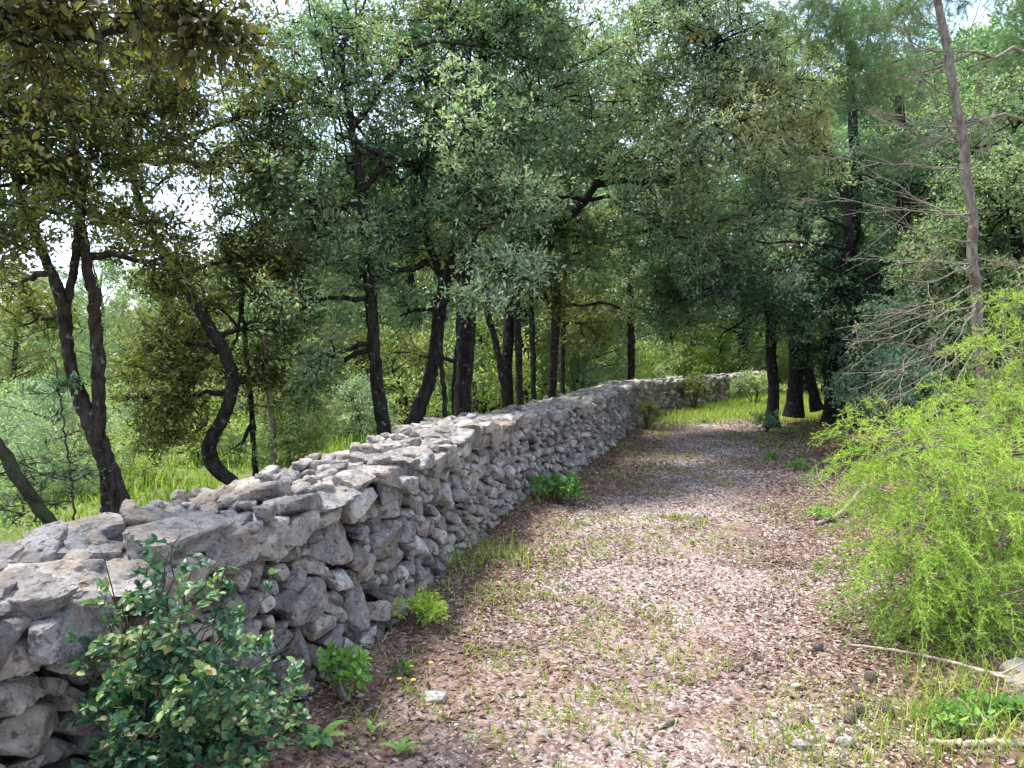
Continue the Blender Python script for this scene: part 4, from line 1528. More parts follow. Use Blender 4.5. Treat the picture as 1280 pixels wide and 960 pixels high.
b1 = P(1230, 790, 4.1); b1[2] = gz1(b1[0], b1[1])
feathery('feathery_shrub', 'large feathery bright yellow green shrub arching over the right edge of the path', 81,
         [S(1110, 560, 4.2, 75, 45, .35, 110, .7), S(1170, 620, 4.0, 100, 60, .4, 190, .62), S(1100, 660, 3.9, 55, 50, .3, 90, .55), S(1230, 560, 4.3, 70, 60, .4, 110, .72), S(1240, 660, 4.0, 80, 70, .4, 150, .5),
          S(1120, 730, 3.8, 75, 45, .3, 110, .40), S(1210, 740, 3.7, 90, 55, .35, 150, .45), S(1180, 790, 3.6, 70, 35, .25, 50, .3), S(1250, 800, 3.6, 50, 50, .3, 60, .3), S(1085, 530, 4.3, 25, 20, .2, 14, .8), S(1070, 770, 3.9, 35, 25, .2, 18, .25)],
         b1)
b2 = P(1262, 700, 4.9); b2[2] = gz1(b2[0], b2[1])
feathery('feathery_shrub', 'upright tall pale shoot of a second feathery shrub against the bare pine trunk', 82,
         [S(1255, 500, 4.8, 50, 40, .3, 80, .72), S(1250, 430, 4.9, 38, 40, .25, 54, .78), S(1240, 375, 4.9, 26, 26, .2, 24, .82), S(1190, 500, 4.7, 40, 20, .2, 24, .75), S(1150, 545, 4.6, 60, 26, .25, 46, .7), S(1270, 560, 4.7, 40, 60, .3, 60, .6), S(1200, 440, 4.8, 22, 10, .15, 7, .8)],
         b2)

# small plants by the wall and along the edges
x0 = lambda px, py: P(px, py, CAM_H / math.tan(math.atan2(py - 480, FPX) + PITCH))
g = x0(690, 632)
shrub('low_plant', 'low dark green plant at the foot of the wall in the middle distance', g[0] + .05, g[1], .28, .2, .27, (M['herb'], M['darkstem']), 201, n=26, leaf=(.04, .55), shape='fold', per=36, rc=(.06, .12), cat='plant')
g = x0(530, 792)
shrub('low_plant', 'bright lime green leafy tuft against the wall foot right of the big pitted stone', g[0], g[1], .13, .10, .17, (M['frond'], M['twig']), 202, n=26, leaf=(.028, .3), shape='fold', per=40, rc=(.04, .08), tint=(.3, .9), cat='plant')
g = x0(430, 895)
shrub('low_plant', 'light green broad-leaved seedling clump beside the foreground shrub', g[0], g[1] + .05, .13, .1, .20, (M['herb'], M['twig']), 203, n=10, leaf=(.042, .62), shape='fold', per=22, rc=(.04, .07), cat='plant', low=.4)
g = x0(500, 850)
shrub('low_plant', 'tiny three-leaved green sprig on the litter above the yellow flowers', g[0], g[1], .05, .04, .05, (M['herb'], M['twig']), 204, n=3, leaf=(.035, .65), shape='fold', per=10, rc=(.03, .04), cat='plant')
g = x0(866, 503)
shrub('low_shrub', 'rounded dark green shrub leaning on the far stretch of the wall', 4.15, 16.9, .42, .35, .85, (M['oak_olive'], M['darkstem']), 205, n=40, leaf=(.05, .5), rc=(.12, .2))
shrub('low_shrub', 'small green shrub at the foot of the wall where the path narrows', 2.45, 13.3, .22, .2, .55, (M['oak_olive'], M['darkstem']), 206, n=20, leaf=(.045, .5), rc=(.1, .16))
shrub('low_shrub', 'leafy green shrub hiding the far end of the wall', 6.2, 18.9, .7, .5, .85, (M['far_green'], M['darkstem']), 207, n=60, leaf=(.06, .5), rc=(.16, .26))
shrub('low_shrub', 'dark green shrub at the foot of the many-stemmed oak', 4.45, 12.9, .22, .2, .38, (M['oak_dark'], M['darkstem']), 208, n=14, leaf=(.045, .5), rc=(.1, .16))
shrub('holly_like_shrub', 'glossy dark shrub on the bank between the trunks and the feathery shrub', 4.75, 9.2, .75, .6, 1.35, (M['oak_dark'], M['darkstem']), 209, n=90, leaf=(.05, .5), rc=(.16, .28), tint=(.3, 1.0))
shrub('holly_like_shrub', 'taller shaggy dark shrub right of the clump of trunks', 5.9, 10.6, 1.0, .8, 2.3, (M['oak_dark'], M['darkstem']), 210, n=130, leaf=(.055, .5), rc=(.2, .32), tint=(.2, 1.0))
for k, (px, py, s, lab) in enumerate(((1025, 650, .13, 'small weed beside the curved grey branch stub'), (965, 575, .12, 'tiny weed on the right path edge in the shade'), (1035, 560, .2, 'dark green weed on the shaded bank above the crooked branch'), (880, 530, .12, 'little weed at the near edge of the clearing'), (1000, 590, .16, 'small green weed on the shaded bank below the trunks'), (1060, 570, .22, 'green weed patch under the left tip of the feathery shrub'),
                                      (1190, 925, .11, 'lime green weed in the bottom right corner near the bleached log'), (1250, 915, .10, 'green weed beside the tan rock at the right edge'),
                                      (985, 545, .2, 'low weed beside the dark trunks at the path bend'))):
    g = x0(px, py)
    shrub('weed', lab, g[0], g[1], s, s * .8, s * .75, (M['frond'] if 'lime' in lab else M['herb'], M['twig']), 220 + k, n=14, leaf=(.03, .5), shape='fold', per=26, rc=(.04, .09), cat='plant')


# broad leaves of a bulb plant
def bulb(label, px, py, seed, n=5, L=.17):
    rng = np.random.default_rng(seed)
    g = x0(px, py); g[2] = gz1(g[0], g[1])
    b = Buf()
    root = empty('broad_leaf_plant', g, label=label, cat='plant')
    for k in range(n):
        a = k * 2.4 + rng.uniform(-.3, .3)
        out = np.array([math.cos(a), math.sin(a), 0])
        m = 9
        t = np.linspace(0, 1, m)[:, None]
        ln = L * rng.uniform(.7, 1.1)
        c = g + out * ln * (t * .5 + t ** 2 * .35) + np.array([0, 0, 1]) * ln * (t * .95 - .55 * t ** 2.2)
        w = np.sin(np.clip(t * .96 + .04, 0, 1) * math.pi) ** .7 * .022 * L / .17
        side = np.array([-out[1], out[0], 0])
        V = np.stack([c - side * w + [0, 0, .006], c, c + side * w + [0, 0, .006]], 1).reshape(-1, 3)
        i = np.arange(m - 1)[:, None] * 3; j = np.arange(2)[None]
        F = np.stack([i + j, i + j + 1, i + j + 4, i + j + 3], -1).reshape(-1, 4)
        lb = Buf(); lb.add(V, F, rng.uniform(.4, 1))
        link('leaf', lb.mesh('leaf', M['herb'], True), root)


bulb('grey green plant with long pointed strap leaves beside the foreground shrub', 398, 945, 3)
bulb('two small upright green leaves in the litter near the bottom edge', 465, 925, 4, 3, .08)
bulb('light green flat-leaved rosette at the bottom edge left of the path', 500, 948, 5, 6, .09)


# yellow flowers
def flower(label, px, py, seed):
    rng = np.random.default_rng(seed)
    g = x0(px, py); g[2] = gz1(g[0], g[1])
    root = empty('yellow_flower', g, label=label, cat='flower', group='yellow flowers in the leaf litter')
    sb = Buf()
    top = g + np.array([rng.normal(0, .006), rng.normal(0, .006), .045])
    add_tube(sb, spline([g, (g + top) / 2 + [.004, 0, 0], top], 6)[0], .0011, 5)
    link('stem', sb.mesh('stem', M['herb']), root)
    b = Buf()
    for ring, (n, l, e) in enumerate(((14, .013, .15), (10, .009, .5), (7, .006, 1.2))):
        a = np.arange(n) * 2 * math.pi / n + ring
        d = np.stack([np.cos(a), np.sin(a), np.full(n, e)], 1)
        leaves(b, np.repeat(top[None], n, 0), d, np.tile([0, 0, 1.0], (n, 1)) + 0 * d, l, .0045, 'fold', rng.random(n))
    link('petals', b.mesh('petals', M['yellow']), root)


for k, (px, py, lab) in enumerate(((500, 866, 'yellow flower, lowest and leftmost of the group by the wall'), (516, 866, 'yellow flower just right of the leftmost one'),
                                   (514, 850, 'yellow flower above the two lowest ones'), (540, 844, 'yellow flower farthest right in the group'))):
    flower(lab, px, py, 300 + k)


# ------------------------------------------------------------------ sticks, cones, stones
def stick(name, label, pts, r0, r1, mat='stick', seed=0, knots=2):
    """pts in picture coordinates on the ground, third value lifts the point"""
    rng = np.random.default_rng(seed)
    W = []
    for p in pts:
        g = x0(p[0], p[1]); g[2] = gz1(g[0], g[1]) + r0 * .7 + (p[2] if len(p) > 2 else 0)
        W.append(g)
    q, s = spline(W, 34)
    q[1:-1] += rng.normal(0, r0 * .15, q[1:-1].shape)
    b = Buf()
    add_tube(b, q, np.linspace(r0, r1, 34) * (1 + .1 * rng.normal(0, 1, 34)), 8, .2, seed)
    root = empty(name, W[0], label=label, cat='stick' if name != 'log' else 'log')
    link('shaft', b.mesh('shaft', M[mat], True), root)
    for k in range(knots):
        j = rng.integers(8, 28)
        d = nrm(rng.normal(0, 1, 3) * [1, 1, .5] + [0, 0, .5])
        kb = Buf()
        limb(kb, q[j], q[j] + d * rng.uniform(.04, .14), r1 * .7, r1 * .25, rng, n=5, sides=5)
        link('side_twig', kb.mesh('side_twig', M[mat], True), root)


stick('fallen_branch', 'long thin pale fallen branch lying from the path edge to the right border', [(1062, 812, .02), (1100, 818, .02), (1150, 832, .03), (1200, 850, .03), (1240, 868, .03), (1300, 896, .03)], .0065, .011, 'stick', 1)
stick('log', 'bleached barkless log at the very bottom right', [(1160, 938), (1200, 944), (1250, 948), (1310, 958)], .014, .018, 'stick', 2, 0)
stick('fallen_branch', 'curved grey branch stub poking out under the feathery shrub', [(1020, 655), (1050, 648, .03), (1072, 634, .07), (1084, 618, .12)], .02, .022, 'twig', 3, 1)
stick('fallen_branch', 'crooked dead branch below the bank near the grey stub', [(1018, 584, .05), (1024, 606, .04), (1036, 622, .02), (1000, 622), (985, 614)], .012, .006, 'twig', 4, 3)
stick('stick', 'short dark brown stick lying on the gravel near the bottom centre', [(822, 918, .0), (835, 912, .01), (847, 906, .0)], .009, .008, 'twig', 5, 0)
stick('stick', 'pale forked twig on the litter left of the pine cones', [(968, 830), (990, 838), (1005, 846), (1022, 856)], .005, .003, 'stick', 6, 2)
stick('stick', 'thin twig lying across the litter under the feathery shrub', [(1010, 838), (1050, 842), (1110, 846), (1140, 848)], .003, .002, 'stick', 7, 1)
stick('fallen_branch', 'grey branch lying within the feathery shrub near the right border', [(1130, 690, .45), (1180, 684, .5), (1240, 690, .5), (1290, 700, .5)], .007, .005, 'twig', 8, 1)
stick('stick', 'pale stick slanting down to the bottom edge beside the log', [(1210, 890, .02), (1235, 925, .01), (1250, 955)], .005, .006, 'stick', 9, 1)
stick('stick', 'twig leaning against the wall stones in the bottom left corner', [(20, 905, .0), (60, 950, 0)], .006, .005, 'twig', 10, 0) if False else None
stick('fallen_branch', 'bleached branch piece poking from the upper part of the feathery shrub', [(1135, 548, .55), (1150, 540, .62), (1170, 528, .70)], .016, .013, 'stick', 12, 1)


def twig_litter():
    rng = np.random.default_rng(91)
    b = Buf()
    x, y, z = path_points(rng, 3000, 2.2, 11, lambda w, u, x, y: .12 + .75 * (u > -.5) + .2 * (w < .5), xhi=6)
    x, y, z = x[:1000], y[:1000], z[:1000]
    n = len(x)
    a = rng.uniform(0, 3.14, n); L = rng.uniform(.03, .16, n)
    A = np.stack([x, y, z + .006], 1)
    B = A + np.stack([np.cos(a) * L, np.sin(a) * L, rng.uniform(-.004, .02, n)], 1)
    thin_sticks(b, A, B, rng.uniform(.001, .003, n), .001, rng)
    link('twig_litter', b.mesh('twig_litter', M['twig']), kind='stuff', label='small dry twigs strewn along the right side of the path', cat='twigs')


twig_litter()


def cone(label, px, py, size, seed):
    rng = np.random.default_rng(seed)
    g = x0(px, py); g[2] = gz1(g[0], g[1]) + size * .36
    root = empty('pine_cone', g, label=label, cat='pine cone', group='pine cones in the litter at lower right')
    ax = nrm(np.array([rng.normal(), rng.normal(), .25]))
    u = nrm(np.cross(ax, [0, 0, 1])); v = np.cross(ax, u)
    b = Buf()
    # egg-shaped body
    U, F = ico(3)
    V = U[:, 0:1] * u * size * .28 + U[:, 1:2] * v * size * .28 + U[:, 2:3] * ax * size * .5
    b.add(V + g, F, .2)
    link('core', b.mesh('core', M['cone'], True), root)
    b = Buf()
    n = 90
    i = np.arange(n)
    t = (i + .5) / n
    zz = (t * 2 - 1) * .92
    rr = np.sqrt(1 - zz ** 2) * .36 + .02
    a = i * 2.39996
    rad = np.cos(a)[:, None] * u + np.sin(a)[:, None] * v
    pos = g + rad * (rr * size * .72)[:, None] + ax * (zz * size * .5)[:, None]
    d = rad * 1.0 + ax * (.55 + .2 * zz)[:, None]
    # thick scale: little wedge
    s = nrm(np.cross(d, ax)); d = nrm(d); up = np.cross(s, d)
    T = np.array([[0, .3, 0], [0, -.3, 0], [1, .55, -.05], [1, -.55, -.05], [1, .45, .35], [1, -.45, .35], [1.18, 0, .12]])
    FF = np.array([[0, 1, 3], [0, 3, 2], [0, 4, 1], [1, 4, 5], [0, 2, 4], [1, 5, 3], [2, 3, 6], [3, 5, 6], [5, 4, 6], [4, 2, 6]])
    k = size * .17
    V = pos[:, None] + k * (T[None, :, 0:1] * d[:, None] + T[None, :, 1:2] * s[:, None] * .9 + T[None, :, 2:3] * up[:, None])
    b.add(V.reshape(-1, 3), (FF[None] + (i * 7)[:, None, None]).reshape(-1, 3), .6)
    link('scales', b.mesh('scales', M['cone']), root)


for k, (px, py, s, lab) in enumerate(((1073, 893, .062, 'grey brown open pine cone in front, largest of the pine cones'), (1110, 896, .060, 'reddish dark pine cone right of the largest one'),
                                      (1087, 852, .058, 'pine cone lying above the largest one nearer the fallen branch'), (1062, 905, .045, 'small dark pine cone touching the left of the largest one'),
                                      (1022, 812, .05, 'pine cone farther up the path edge, left of the fallen branch'), (1006, 908, .04, 'smallest pine cone, left at the edge of the gravel'),
                                      (925, 836, .035, 'dark little pine cone lying on the bare gravel'))):
    cone(lab, px, py, s, 400 + k)


def loose_rock(label, px, py, size, rnd, seed, flat=.6, name='rock', group=None, lift=.2):
    rng = np.random.default_rng(seed)
    g = x0(px, py); g[2] = gz1(g[0], g[1])
    N = nrm(rng.normal(0, 1, (12, 3)))
    V, F = rock(N, rng.uniform(.75, 1.0, 12) * size, 5 if size > .05 else 4, size, seed, .08)
    V = V * np.array([1, .8, flat]) + np.array([0, 0, size * lift])
    b = Buf(); b.add(V, F, rnd)
    me = b.mesh('rock', M['stone'], True)
    o = link(name, me, label=label, cat='rock', group=group)
    o.location = [float(v) for v in g]


loose_rock('smooth tan rock at the right border above the bleached log', 1278, 893, .085, .98, 501, .8)
loose_rock('flat pale stone chip on the leaf litter right of the yellow flowers', 546, 880, .045, .9, 502, .35)
loose_rock('grey stone lying under the feathery shrub at the right border', 1268, 862, .06, .55, 503, .7)
for k, (px, py, s, lab) in enumerate(((993, 862, .022, 'white pebble at the litter edge under the pale forked twig'), (985, 910, .03, 'pale pebble near the bottom edge, left of the pine cones'), (1058, 932, .032, 'white pebble below the largest pine cone'),
                                      (1000, 935, .03, 'greyish pebble at the bottom edge in the sparse grass'), (680, 925, .022, 'pale chunky pebble in mid path near the bottom edge'), (968, 900, .02, 'small round white pebble on the gravel edge'))):
    loose_rock(lab, px, py, s, .9, 510 + k, .7, 'pebble')
loose_rock('small pinkish stone at the foot of the big pitted wall stone', 428, 826, .075, .7, 530, .85)


# ------------------------------------------------------------------ bare pine on the right
def bare_pine():
    rng = np.random.default_rng(61)
    d = 7.0
    # trunk
    pl, rd = TP(d, (1232, 560, 6.4), (1229, 480, 6.2), (1222, 420, 6), (1221, 370, 6), (1215, 320, 5.8), (1216, 270, 5.6), (1208, 225, 5.5), (1205, 185, 5.3), (1193, 120, 5), (1184, 60, 4.6), (1172, 0, 4.2), (1160, -90, 4), (1150, -180, 3))
    pl, rd = ground_base((pl, rd))
    root = empty('pine_tree', pl[0], label='slender grey-barked pine with whorls of bare dead lower branches at the right', cat='tree')
    q, s = spline(np.column_stack([pl, rd]), 90)
    b = Buf()
    whorl = 1 + .18 * np.exp(-((np.mod(s, .38) - .19) / .03) ** 2)
    add_tube(b, q[:, :3], q[:, 3] * whorl, 14, .12, 5)
    link('trunk', b.mesh('trunk', M['bark_pine'], True), root)
    cb = Buf(); nb = Buf()

    def dead(A, B, r, depth=0, sag=-.08):
        pts = limb(b2, A, B, r, r * .35, rng, sag=sag, n=9, sides=5, wig=.04)
        if depth < 2:
            L = np.linalg.norm(B - A)
            for k in range(rng.integers(4, 8) if depth == 0 else rng.integers(2, 4)):
                j = rng.integers(2, 8)
                dd = nrm((B - A) / L + rng.normal(0, .42, 3) * [1, 1, .8])
                dead(pts[j], pts[j] + dd * L * rng.uniform(.25, .5), r * .5, depth + 1, rng.uniform(-.1, .1))
        return pts
    b2 = Buf()
    B2 = []
    # (start on trunk px,py), (tip px,py,d)
    for (sx, sy, tx, ty, td) in ((1216, 330, 1085, 320, 6.6), (1216, 330, 1130, 350, 6.2), (1217, 365, 1090, 425, 6.4), (1218, 370, 1110, 385, 6.0), (1220, 380, 1120, 450, 6.2), (1222, 425, 1110, 500, 6.3), (1222, 430, 1140, 520, 6.0),
                                 (1215, 300, 1100, 262, 6.6), (1214, 270, 1040, 245, 6.6), (1208, 215, 1080, 200, 6.8), (1206, 205, 1095, 130, 6.8), (1214, 272, 1060, 190, 7.2), (1200, 155, 1080, 130, 6.6), (1195, 120, 1120, 60, 6.6), (1206, 190, 1130, 30, 6.9),
                                 (1207, 200, 1225, 70, 6.9), (1210, 225, 1258, 120, 6.8), (1186, 70, 1100, 20, 6.8), (1190, 90, 1230, -10, 6.8), (1180, 40, 1090, -20, 6.9), (1217, 340, 1150, 300, 5.9), (1220, 400, 1290, 470, 6.4), (1216, 320, 1290, 330, 6.6),
                                 (1219, 380, 1180, 440, 5.8), (1222, 425, 1085, 470, 6.6), (1218, 360, 1075, 395, 6.6)):
        b2 = Buf()
        j = np.argmin(np.abs(q[:, 2] - P(sx, sy, d)[2]))
        dead(q[j, :3], P(tx, ty, td), .0085)
        B2.append(b2)
    for x in B2:
        link('dead_branch', x.mesh('dead_branch', M['twig'], True), root)
    # living top
    needles(nb, rng, [E(1165, -70, 7, 60, 50, .5, 60), E(1120, 10, 6.8, 50, 30, .4, 12), E(1200, 20, 7.2, 50, 40, .4, 8)])
    link('crown', nb.mesh('crown', M['needle']), root)


def needles(buf, rng, crowns, nl=42, L=.085):
    for (c, r, cnt) in crowns:
        c = np.asarray(c); r = np.asarray(r)
        C = c + nrm(rng.normal(0, 1, (cnt * 6, 3))) * (rng.random(cnt * 6) ** .5)[:, None] * r
        n = len(C)
        pd = nrm(rng.normal(0, .6, (n, 3)) + [0, 0, .6])
        k = n * nl
        t = rng.uniform(0, .12, (n, nl))
        pos = (C[:, None] + pd[:, None] * t[..., None]).reshape(-1, 3)
        dd = nrm(np.repeat(pd, nl, 0) * .9 + rng.normal(0, .75, (k, 3)))
        leaves(buf, pos, dd, rng.normal(0, 1, (k, 3)), rng.uniform(.6, 1.1, k) * L, .0032, 'needle', np.clip(np.repeat(rng.uniform(.2, .9, n), nl) + rng.normal(0, .1, k), 0, 1))


bare_pine()


def live_pine(label, trunk, crowns, seed, d):
    rng = np.random.default_rng(seed)
    pl, rd = ground_base(trunk)
    root = empty('pine_tree', pl[0], label=label, cat='tree')
    q, s = spline(np.column_stack([pl, rd]), 60)
    b = Buf(); add_tube(b, q[:, :3], q[:, 3], 12, .15, seed)
    link('trunk', b.mesh('trunk', M['bark_pine'], True), root)
    bb = Buf(); nb = Buf()
    for (c, r, cnt) in crowns:
        j = np.argmin(((q[:, :3] - np.asarray(c)) ** 2).sum(1))
        pts = limb(bb, q[j, :3], c, .03, .012, rng)
        for k in range(14):
            e = np.asarray(c) + nrm(rng.normal(0, 1, 3)) * np.asarray(r) * .9
            limb(bb, pts[rng.integers(3, 8)], e, .01, .003, rng, n=6, sides=4)
    link('branches', bb.mesh('branches', M['twig'], True), root)
    needles(nb, rng, crowns, 44, .10)
    link('crown', nb.mesh('crown', M['needle']), root)


live_pine('tall pine whose soft green needle boughs hang at the top right above the oaks',
          TP(9.5, (1360, 520, 7), (1350, 380, 6.5), (1330, 200, 6), (1280, -20, 5), (1190, -130, 4), (1110, -150, 3)),
          [E(1050, 40, 9.0, 55, 45, .6, 60), E(1095, 110, 9.2, 60, 50, .6, 50), E(1010, 10, 9, 40, 26, .5, 24), E(1120, 200, 9.2, 46, 30, .5, 20), E(1130, 20, 9.4, 70, 50, .6, 40)], 62, 9.5)
live_pine('pine at the far right border with bright tufts against the sky',
          TP(12.5, (1330, 500, 10), (1325, 300, 9), (1310, 100, 8), (1300, -60, 6)),
          [E(1265, 95, 12, 34, 26, .5, 26), E(1255, 190, 12, 46, 30, .5, 34), E(1290, 50, 12, 50, 60, .6, 40), E(1230, 250, 12, 40, 30, .5, 20), E(1275, 15, 12, 24, 14, .4, 7)], 63, 12.5)
live_pine('small feathery pine sapling in the meadow right of the twin-stemmed oak',
          TP(11.5, (188, 615, 2), (186, 570, 1.6), (184, 530, 1.2), (183, 500, .8)),
          [E(185, 590, 11.5, 34, 22, .4, 16), E(186, 550, 11.5, 22, 26, .3, 14)], 64, 11.5)

# thin sapling stem beside the leaning trunk
tree('very thin sapling between the leaning trunk and the twin-stemmed oak',
     [TP(5.4, (92, 672, 2.2), (92, 620, 2), (84, 560, 2), (76, 500, 1.6), (70, 450, 1.2))],
     [E(88, 600, 5.4, 30, 24, .2, 4), E(40, 590, 5.6, 50, 40, .4, 14), E(75, 480, 5.4, 24, 30, .2, 4), E(30, 640, 5.4, 40, 24, .3, 7)],
     (M['oak'], M['darkstem']), 160, leaf=(.035, .5), per=40, rc=(.1, .2), wood_r=.008)

# ------------------------------------------------------------------ woods behind
rngb = np.random.default_rng(900)


def proto_tree(seed, h, rad, mat, leafl, n, per=70, low=.25, bark='bark'):
    n = int(n * 1.8); leafl *= 1.15
    rng = np.random.default_rng(seed)
    b = Buf(); bb = Buf(); cb = Buf()
    pts = [(0, 0, -.3), (rng.normal(0, .1), rng.normal(0, .1), h * .3), (rng.normal(0, .25), rng.normal(0, .25), h * .65), (rng.normal(0, .2), rng.normal(0, .2), h * .95)]
    q, s = spline(pts, 24)
    add_tube(b, q, np.linspace(.16, .03, 24) * h / 7, 10, .2, seed)
    C = []
    for k in range(n):
        t = low + (1 - low) * rng.random()
        f = math.sin(math.pi * min(1, (t - low) / (1 - low) * .8 + .18)) ** .6
        a = rng.uniform(0, 6.28); r = rad * f * rng.random() ** .5
        C.append((math.cos(a) * r, math.sin(a) * r, t * h))
    C = np.array(C)
    C = C[fbm(C * .55, 2, seed) > -.22]
    for k in range(0, len(C), 9):
        j = np.argmin(np.abs(q[:, 2] - C[k, 2] * .82))
        limb(bb, q[j], C[k], .03, .008, rng, n=5, sides=4)
    tn = np.clip(.45 + .8 * fbm(C * .8, 2, seed + 1), 0, .95)
    twig_cloud(rng, C, rng.uniform(.35, .62, len(C)), per, leafl, .45, 'small', cb, tn)
    return (b.mesh('trunk', M[bark], True), bb.mesh('branches', M[bark], True), cb.mesh('crown', M[mat]))


def place(proto, name, label, x, y, sc, rot, cat='tree', group=None, z=None, sz=1.0):
    root = empty(name, (x, y, gz1(x, y) if z is None else z), label=label, cat=cat, group=group)
    root.rotation_euler = (0, 0, rot)
    root.scale = (sc, sc, sc * sz)
    for nm, me in zip(('trunk', 'branches', 'crown') if cat == 'tree' else ('stems', 'twigs', 'foliage'), proto):
        o = bpy.data.objects.new(nm, me)
        COL.objects.link(o)
        o.parent = root
    return root


pt = [proto_tree(1, 7.5, 2.4, 'oak', .085, 260), proto_tree(2, 7.0, 2.2, 'oak_olive', .085, 230), proto_tree(3, 8, 2.2, 'far_green', .10, 230)]
ps = [proto_tree(4, 2.6, 1.4, 'far', .075, 110, 70, .12), proto_tree(5, 2.2, 1.5, 'far_green', .075, 110, 70, .12), proto_tree(6, 4.2, 2.0, 'far', .10, 150, 70, .15), proto_tree(7, 2.4, 1.4, 'oak_pale', .07, 110, 70, .12), proto_tree(8, 2.8, 1.3, 'oak_olive', .07, 110, 70, .12), proto_tree(9, 2.2, 1.4, 'oak', .07, 100, 70, .12)]

# mid-distance trees behind the row (px, distance, proto, scale)
G1 = 'dark evergreen oaks standing behind the row of trunks'
for k, (px, d, p, sc) in enumerate(((395, 17, 0, .85), (455, 21, 1, 1.0), (520, 18, 0, .9), (590, 20, 1, 1.0), (650, 18.5, 0, 1.0), (720, 21, 1, 1.0), (560, 27, 2, 1.1), (680, 28, 2, 1.2), (790, 27, 0, 1.1), (860, 30, 1, 1.3),
                                    (480, 30, 2, 1.1), (750, 33, 0, 1.4))):
    x = (px - 640) / FPX * d
    place(pt[p], 'oak_tree', 'evergreen oak standing farther back behind the row of dark trunks', x, d, sc, rngb.uniform(0, 6), group=G1)
G2 = 'oaks closing the view behind the clump on the right'
for k, (px, d, p, sc) in enumerate(((930, 25, 0, 1.2), (1010, 23, 0, 1.25), (1090, 20, 0, 1.2), (1170, 17, 0, 1.1), (1250, 16, 1, 1.05), (1330, 14, 0, 1.1), (1050, 30, 2, 1.5), (1200, 26, 2, 1.5), (1140, 14.5, 0, .9), (1400, 12, 0, 1))):
    x = (px - 640) / FPX * d
    place(pt[p], 'oak_tree', 'evergreen oak closing the view behind the clump of dark trunks on the right', x, d, sc, rngb.uniform(0, 6), group=G2)
G3 = 'pale trees of the valley seen through the gap on the left'
for k, (px, d, p, sc) in enumerate(((-40, 42, 2, .85), (30, 50, 2, .95), (90, 38, 2, .75), (150, 46, 1, .85), (210, 40, 2, .85), (270, 48, 2, 1.0), (330, 36, 2, .85), (-110, 34, 2, .8), (400, 40, 2, 1.0), (180, 60, 2, 1.2), (60, 66, 2, 1.2), (300, 62, 2, 1.3), (-150, 52, 2, 1.0), (-60, 70, 2, 1.3), (430, 55, 2, 1.4))):
    x = (px - 640) / FPX * d
    place(pt[p], 'valley_tree', 'pale green tree in the valley beyond the meadow at left', x, d, sc, rngb.uniform(0, 6), group=G3)
for k, (px, d, p, sc, lab) in enumerate(((225, 14, 1, .5, 'olive young oak standing in the meadow right of the twin-stemmed oak'), (362, 15.5, 0, .6, 'dark young oak standing in the meadow between the pale stem and the first straight trunk'),
                                         (15, 18, 1, .6, 'olive young oak standing in the meadow at the left edge'), (120, 23, 0, .7, 'dark young oak far behind the twin-stemmed oak'), (290, 22, 1, .75, 'olive young oak far behind the S-shaped trunk'))):
    place(pt[p], 'oak_tree', lab, (px - 640) / FPX * d, d, sc, rngb.uniform(0, 6))
G4 = 'sunlit bushes beyond the wall'
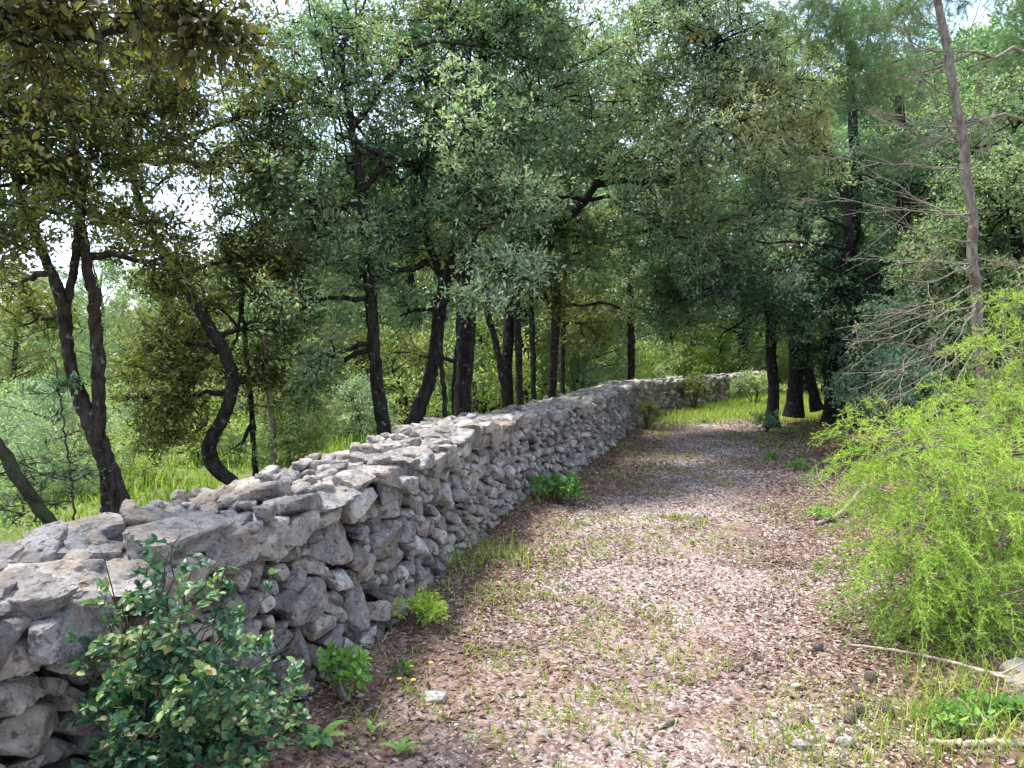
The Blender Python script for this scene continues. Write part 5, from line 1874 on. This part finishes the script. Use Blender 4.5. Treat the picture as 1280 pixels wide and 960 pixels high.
for k, (px, d, p, sc, sz) in enumerate(((20, 13, 1, .75, .9), (-50, 11, 1, .75, 1), (70, 17, 0, .8, .9), (230, 20, 1, .8, .8), (285, 24, 0, .9, .9), (330, 18, 0, .7, .8), (385, 14, 0, .75, 1), (430, 15, 1, .8, 1), (150, 26, 1, 1.0, .9), (-20, 22, 0, 1.1, 1.1), (110, 30, 0, 1.2, 1.0),
                                        (505, 15, 0, .8, 1), (548, 16, 0, .8, 1.1), (605, 16, 0, .8, 1.2), (660, 19, 0, .9, 1.2), (730, 20, 0, 1.0, 1.1), (770, 22, 0, .9, 1.3), (200, 33, 0, 1.3, 1), (350, 28, 0, 1.2, 1), (470, 25, 2, .8, 1), (560, 24, 2, .8, 1),
                                        (640, 26, 2, .9, 1), (715, 27, 2, .9, 1))):
    x = (px - 640) / FPX * d
    place(ps[3 + k % 3 if k in (2, 5, 7, 9, 12, 15, 17, 20) else p], 'bush', 'sunlit yellow green bush growing beyond the stone wall', x, d, sc, rngb.uniform(0, 6), 'bush', G4, sz=sz)
G6 = 'small weedy bushes in the meadow behind the wall'
for k in range(26):
    px = -90 + 22 * k + rngb.uniform(-12, 12); d = rngb.uniform(8.5, 16) + (2 if px > 300 else 0)
    x = (px - 640) / FPX * d
    place(ps[(0, 3, 1, 4, 3, 5)[k % 6]], 'bush', 'small pale green bush in the meadow close behind the wall', x, d, rngb.uniform(.28, .5), rngb.uniform(0, 6), 'bush', G6, sz=rngb.uniform(.8, 1.2))
G5 = 'sunlit bushes closing the clearing'
for k, (px, d, p, sc, sz) in enumerate(((805, 24, 1, .9, 1.1), (845, 25, 0, 1.0, 1.2), (890, 25.5, 0, .95, 1.0), (930, 25, 1, 1.0, 1.0), (975, 24, 1, .9, .9), (1030, 23, 0, 1.0, .9), (1090, 20, 1, .9, 1), (870, 28, 2, .9, 1), (940, 29, 2, 1.0, 1), (1000, 29, 2, 1.0, 1), (1080, 26, 2, 1, 1))):
    x = (px - 640) / FPX * d
    place(ps[p], 'bush', 'pale yellow green bush closing the far side of the sunlit clearing', x, d, sc, rngb.uniform(0, 6), 'bush', G5, sz=sz)


# far wood: one mass on the hillside
def far_wood():
    rng = np.random.default_rng(950)
    b = Buf()
    n = 1500
    az = rng.uniform(-1.0, 1.0, n); r = rng.uniform(75, 190, n)
    x = np.sin(az) * r; y = np.cos(az) * r
    z = ground_z(x, y)
    per = 42
    C = np.stack([x, y, z + 3.2], 1)
    k = n * per
    dirs = nrm(rng.normal(0, 1, (k, 3)))
    pos = np.repeat(C, per, 0) + dirs * np.array([2.6, 2.6, 3.0]) * (rng.random(k) ** .35)[:, None]
    L = rng.uniform(.6, 1.2, k)
    leaves(b, pos, rng.normal(0, 1, (k, 3)), dirs + [0, 0, .4], L, L * .6, 'fold', np.clip(np.repeat(rng.uniform(.1, .8, n), per) + rng.normal(0, .12, k), 0, 1))
    link('far_wood', b.mesh('far_wood', M['far_green']), kind='stuff', label='distant pale wood on the hillside beyond the valley', cat='wood')


far_wood()
